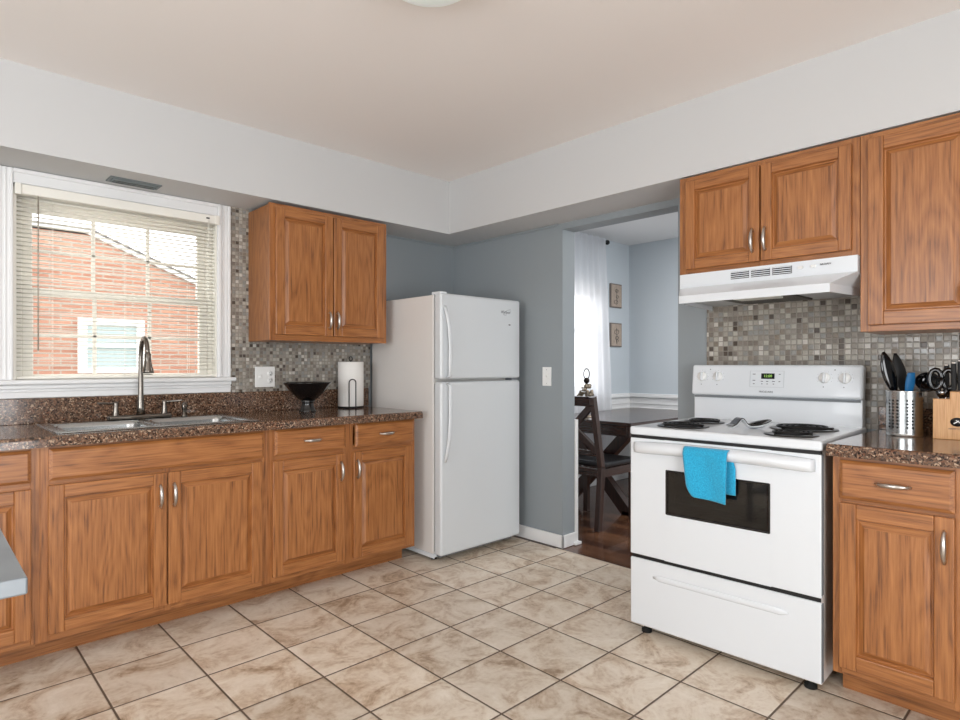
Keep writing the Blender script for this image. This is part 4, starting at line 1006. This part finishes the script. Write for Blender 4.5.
# shears in the low step
M = Matrix.Translation(kb.location) @ Matrix.Rotation(kb.rotation_euler.z, 4, 'Z')
t = thing('kitchen_shears', 'black-handled kitchen shears in the low front step of the bamboo knife block', 'shears', M @ Vector((.024, .05, .150)), kb.rotation_euler.z)
b = MB(); b.box(-.014, .014, -.005, .005, -.06, .03, .003)
b.build('blades', m_chrome, t)
for s in (-1, 1):
    b = MB()
    P = [(s*.006+.0*k, 0, .004) for k in (0,)]+[(s*(.014+.016*(1-math.cos(a))/2*1.6), 0, .030+.068*(1-math.cos(a))/2+.0) for a in ()]
    ring = [(s*.020+.019*math.cos(a), .002*s, .072+.036*math.sin(a)) for a in [2*PI*k/20 for k in range(21)]]
    b.tube(ring, .0095, 10); b.tube([(s*.003, 0, .0), (s*.010, 0, .022), (s*.014, 0, .042)], [.008, .010, .008], 10)
    b.build('finger_loop', m_black, t)
b = MB(); b.lathe([(.008, 0), (.008, .002), (0, .003)], (0, -.009, .022), 16, axis=(0, -1, 0)); b.build('pivot', m_chrome, t)

# ------------------------------------------------------------------ ceiling lamp
cl = thing('ceiling_light', 'round frosted glass flush ceiling light, cut by the top edge', 'ceiling light', (1.18, 1.475, 2.36))
b = MB(); b.lathe([(.185, .096), (.19, .086), (.185, .070), (.172, .066)], (0, 0, 0), 48); b.build('rim', m_nickel, cl)
b = MB(); b.lathe([(.178, .070), (.165, .045), (.135, .022), (.09, .007), (.04, .0005), (0, 0)], (0, 0, 0), 48); b.build('glass_dome', m_dome, cl)

# ------------------------------------------------------------------ steel work table, lower left
wt = thing('work_table', 'brushed steel topped table corner at the left edge', 'table', (-.26, 1.36, 0))
b = MB(); b.box(-.62, .113, .985, 1.75, .877, .900, .0025); b.build('tabletop', m_steelt, wt, world=True)
for (x, y) in ((-.57, 1.04), (.045, 1.04), (-.57, 1.69), (.045, 1.69)):
    b = MB(); b.box(x-.018, x+.018, y-.018, y+.018, 0, .874, .003); b.build('leg', m_steelt, wt, world=True)
b = MB(); b.box(-.56, .04, 1.05, 1.68, .22, .24, .003); b.build('shelf', m_steelt, wt, world=True)

# ------------------------------------------------------------------ dining room
dt = thing('dining_table', 'dark espresso wooden trestle dining table in the far room', 'table', (4.66, 2.94, 0))
b = MB(); b.box(3.92, 5.40, 2.48, 3.350, .712, .742, .004, mi=1); b.build('tabletop', WALNUTS, dt, world=True)
b = MB()
for (x0, x1, y0, y1) in ((3.95, 5.37, 2.51, 2.54), (3.95, 5.37, 3.29, 3.32), (3.95, 3.98, 2.54, 3.29), (5.34, 5.37, 2.54, 3.29)): b.box(x0, x1, y0, y1, .63, .712, .002, mi=0 if x1-x0 > 1 else 1)
b.build('apron', WALNUTS, dt, world=True)
for x in (4.10, 5.22):
    b = MB(); b.beam((x, 2.60, .0), (x, 3.20, .64), .07, .085, up=(0, 0, 1), mi=2); b.beam((x+.002, 3.24, .0), (x+.002, 2.62, .64), .07, .085, up=(0, 0, 1), mi=2)
    # flat feet
    b.box(x-.035, x+.035, 2.55, 2.66, 0, .03, .003, mi=1); b.box(x-.035, x+.035, 3.20, 3.31, 0, .03, .003, mi=1)
    b.build('cross_leg', WALNUTS, dt, world=True)
b = MB(); b.beam((4.10, 2.94, .31), (5.22, 2.94, .31), .05, .09, mi=0); b.build('stretcher', WALNUTS, dt, world=True)

dc = thing('dining_chair', 'dark wooden cross-back dining chair with black seat pad at the table end', 'chair', (3.78, 2.755, 0))
xs0, xs1, ys0, ys1 = 3.545, 4.00, 2.485, 2.945
for y in (ys0+.02, ys1-.02):
    b = MB()
    b.beam((xs0-.01, y, 0), (xs0+.030, y, .45), .040, .046, up=(1, 0, 0), mi=2); b.beam((xs0+.030, y, .44), (xs0-.075, y, .955), .040, .042, up=(1, 0, 0), mi=2)
    b.build('leg', WALNUTS, dc, world=True)
    b = MB(); b.beam((xs1-.03, y, 0), (xs1-.03, y, .43), .040, .040, up=(1, 0, 0), mi=2); b.build('leg', WALNUTS, dc, world=True)
b = MB(); b.box(xs0+.045, xs1-.012, ys0+.004, ys0+.028, .375, .435, .003, mi=0); b.box(xs0+.045, xs1-.012, ys1-.028, ys1-.004, .375, .435, .003, mi=0); b.box(xs1-.034, xs1-.010, ys0+.028, ys1-.028, .375, .435, .003, mi=1); b.box(xs0+.02, xs0+.05, ys0+.038, ys1-.038, .375, .435, .003, mi=1)
b.build('seat_frame', WALNUTS, dc, world=True)
b = MB(); b.box(xs0+.052, xs1+.005, ys0-.004, ys1+.004, .436, .480, .018, seg=4); b.build('seat_pad', m_leather, dc, world=True)
b = MB(); b.box(xs0-.085, xs0-.055, ys0+.002, ys1-.002, .885, .955, .004, mi=1); b.build('top_rail', WALNUTS, dc, world=True)
b = MB(); b.box(xs0-.005, xs0+.020, ys0+.038, ys1-.038, .525, .565, .003, mi=1); b.build('lower_rail', WALNUTS, dc, world=True)
b = MB(); b.beam((xs0+.005, ys0+.04, .56), (xs0-.062, ys1-.04, .89), .045, .022, up=(1, 0, 0), mi=2); b.beam((xs0+.006, ys1-.04, .56), (xs0-.063, ys0+.04, .89), .045, .020, up=(1, 0, 0), mi=2); b.build('cross_back', WALNUTS, dc, world=True)

# silver ornament on the table
la = thing('table_ornament', 'silver leafy ornament with dark looped handle on the dining table', 'ornament', (4.145, 3.055, .742))
b = MB(); b.lathe([(.075, 0), (.075, .008), (.05, .016), (.015, .022), (.012, .17), (.02, .178)], (0, 0, 0), 24, closed=True); b.build('stand', m_silver, la)
b = MB(); random.seed(3)
for k in range(34):
    a = random.uniform(0, 2*PI); z = random.uniform(.170, .265); r = (.078-(z-.17)*.5)*random.uniform(.5, 1)
    b.sphere((r*math.cos(a), r*math.sin(a), z), random.uniform(.011, .019), sx=random.uniform(.7, 1.5), sz=random.uniform(.6, 1.2), n=8)
b.build('leaf_cluster', m_silver, la)
b = MB(); b.sphere((0, 0, .305), .026); b.cyl((0, 0, .25), (0, 0, .29), .010); b.build('ball', m_darkbronze, la)
b = MB(); b.tube([(0+.024*math.sin(a)*.725, -.024*math.sin(a)*.689, .355+.045*-math.cos(a)+.005) for a in [2*PI*k/20*.9+.3 for k in range(21)]], .0045, 8); b.build('loop_handle', m_darkbronze, la)

# curtain and rod
cr_ = thing('curtain_rod', 'black curtain rod with round finial above the dining room window', 'curtain rod', (4.4, 3.42, 2.385))
b = MB(); b.cyl((-1.0, 0, 0), (.58, 0, 0), .008); b.build('rod', m_blackm, cr_)
for x in (-1.0, .58):
    b = MB(); b.sphere((x, 0, 0), .024); b.build('finial', m_blackm, cr_)
for x in (-.95, .53):
    b = MB(); b.box(x-.006, x+.006, 0, WY-3.42, -.008, .008, .001); b.build('bracket', m_blackm, cr_)
cu = thing('curtain', 'white sheer curtain hanging at the dining room window', 'curtain', (4.5, 3.42, .3))
b = MB()
def cfn(u, v):
    z = 2.405-v*2.11; amp = .010+.010*v
    wdt = 1.27+.13*v
    x = 3.62+u*wdt
    return Vector((x, 3.386+amp*math.sin(u*2*PI*13+.6*math.sin(u*23))+.004*math.sin(u*60+v*3), z))
b.grid(cfn, 260, 14); b.build('panel', m_curtain, cu, world=True)

# two small plaques between window and corner
for (z, lab, bits) in ((1.885, 'small tan framed picture, the upper of two beside the curtain', ((.0, .05, .016), (.012, -.01, .014), (-.012, -.065, .02))), (1.485, 'small tan framed picture, the lower of two beside the curtain', ((.0, .03, .024), (.004, -.03, .018), (.012, -.06, .012)))):
    pc = thing('wall_picture', lab, 'picture', (5.235, WY, z), 0, 'pair of small pictures in the dining room')
    b = MB(); b.box(-.10, .10, -.018, 0, -.122, .122, .004); b.build('frame', m_tanframe, pc)
    b = MB(); b.box(-.088, .088, -.021, -.017, -.11, .11); cvs = b.build('canvas', m_tan, pc)
    b = MB()
    for (x, zz, r) in bits: b.tube([(x+r*math.cos(a)*1.6, -.0215, zz+r*math.sin(a)) for a in [2*PI*k/14 for k in range(15)]], .0022, 6)
    b.tube([(0, -.0215, -.09), (.004, -.0215, 0), (-.002, -.0215, .07)], .0022, 6)
    b.build('leaf_drawing', m_dgrey, cvs)
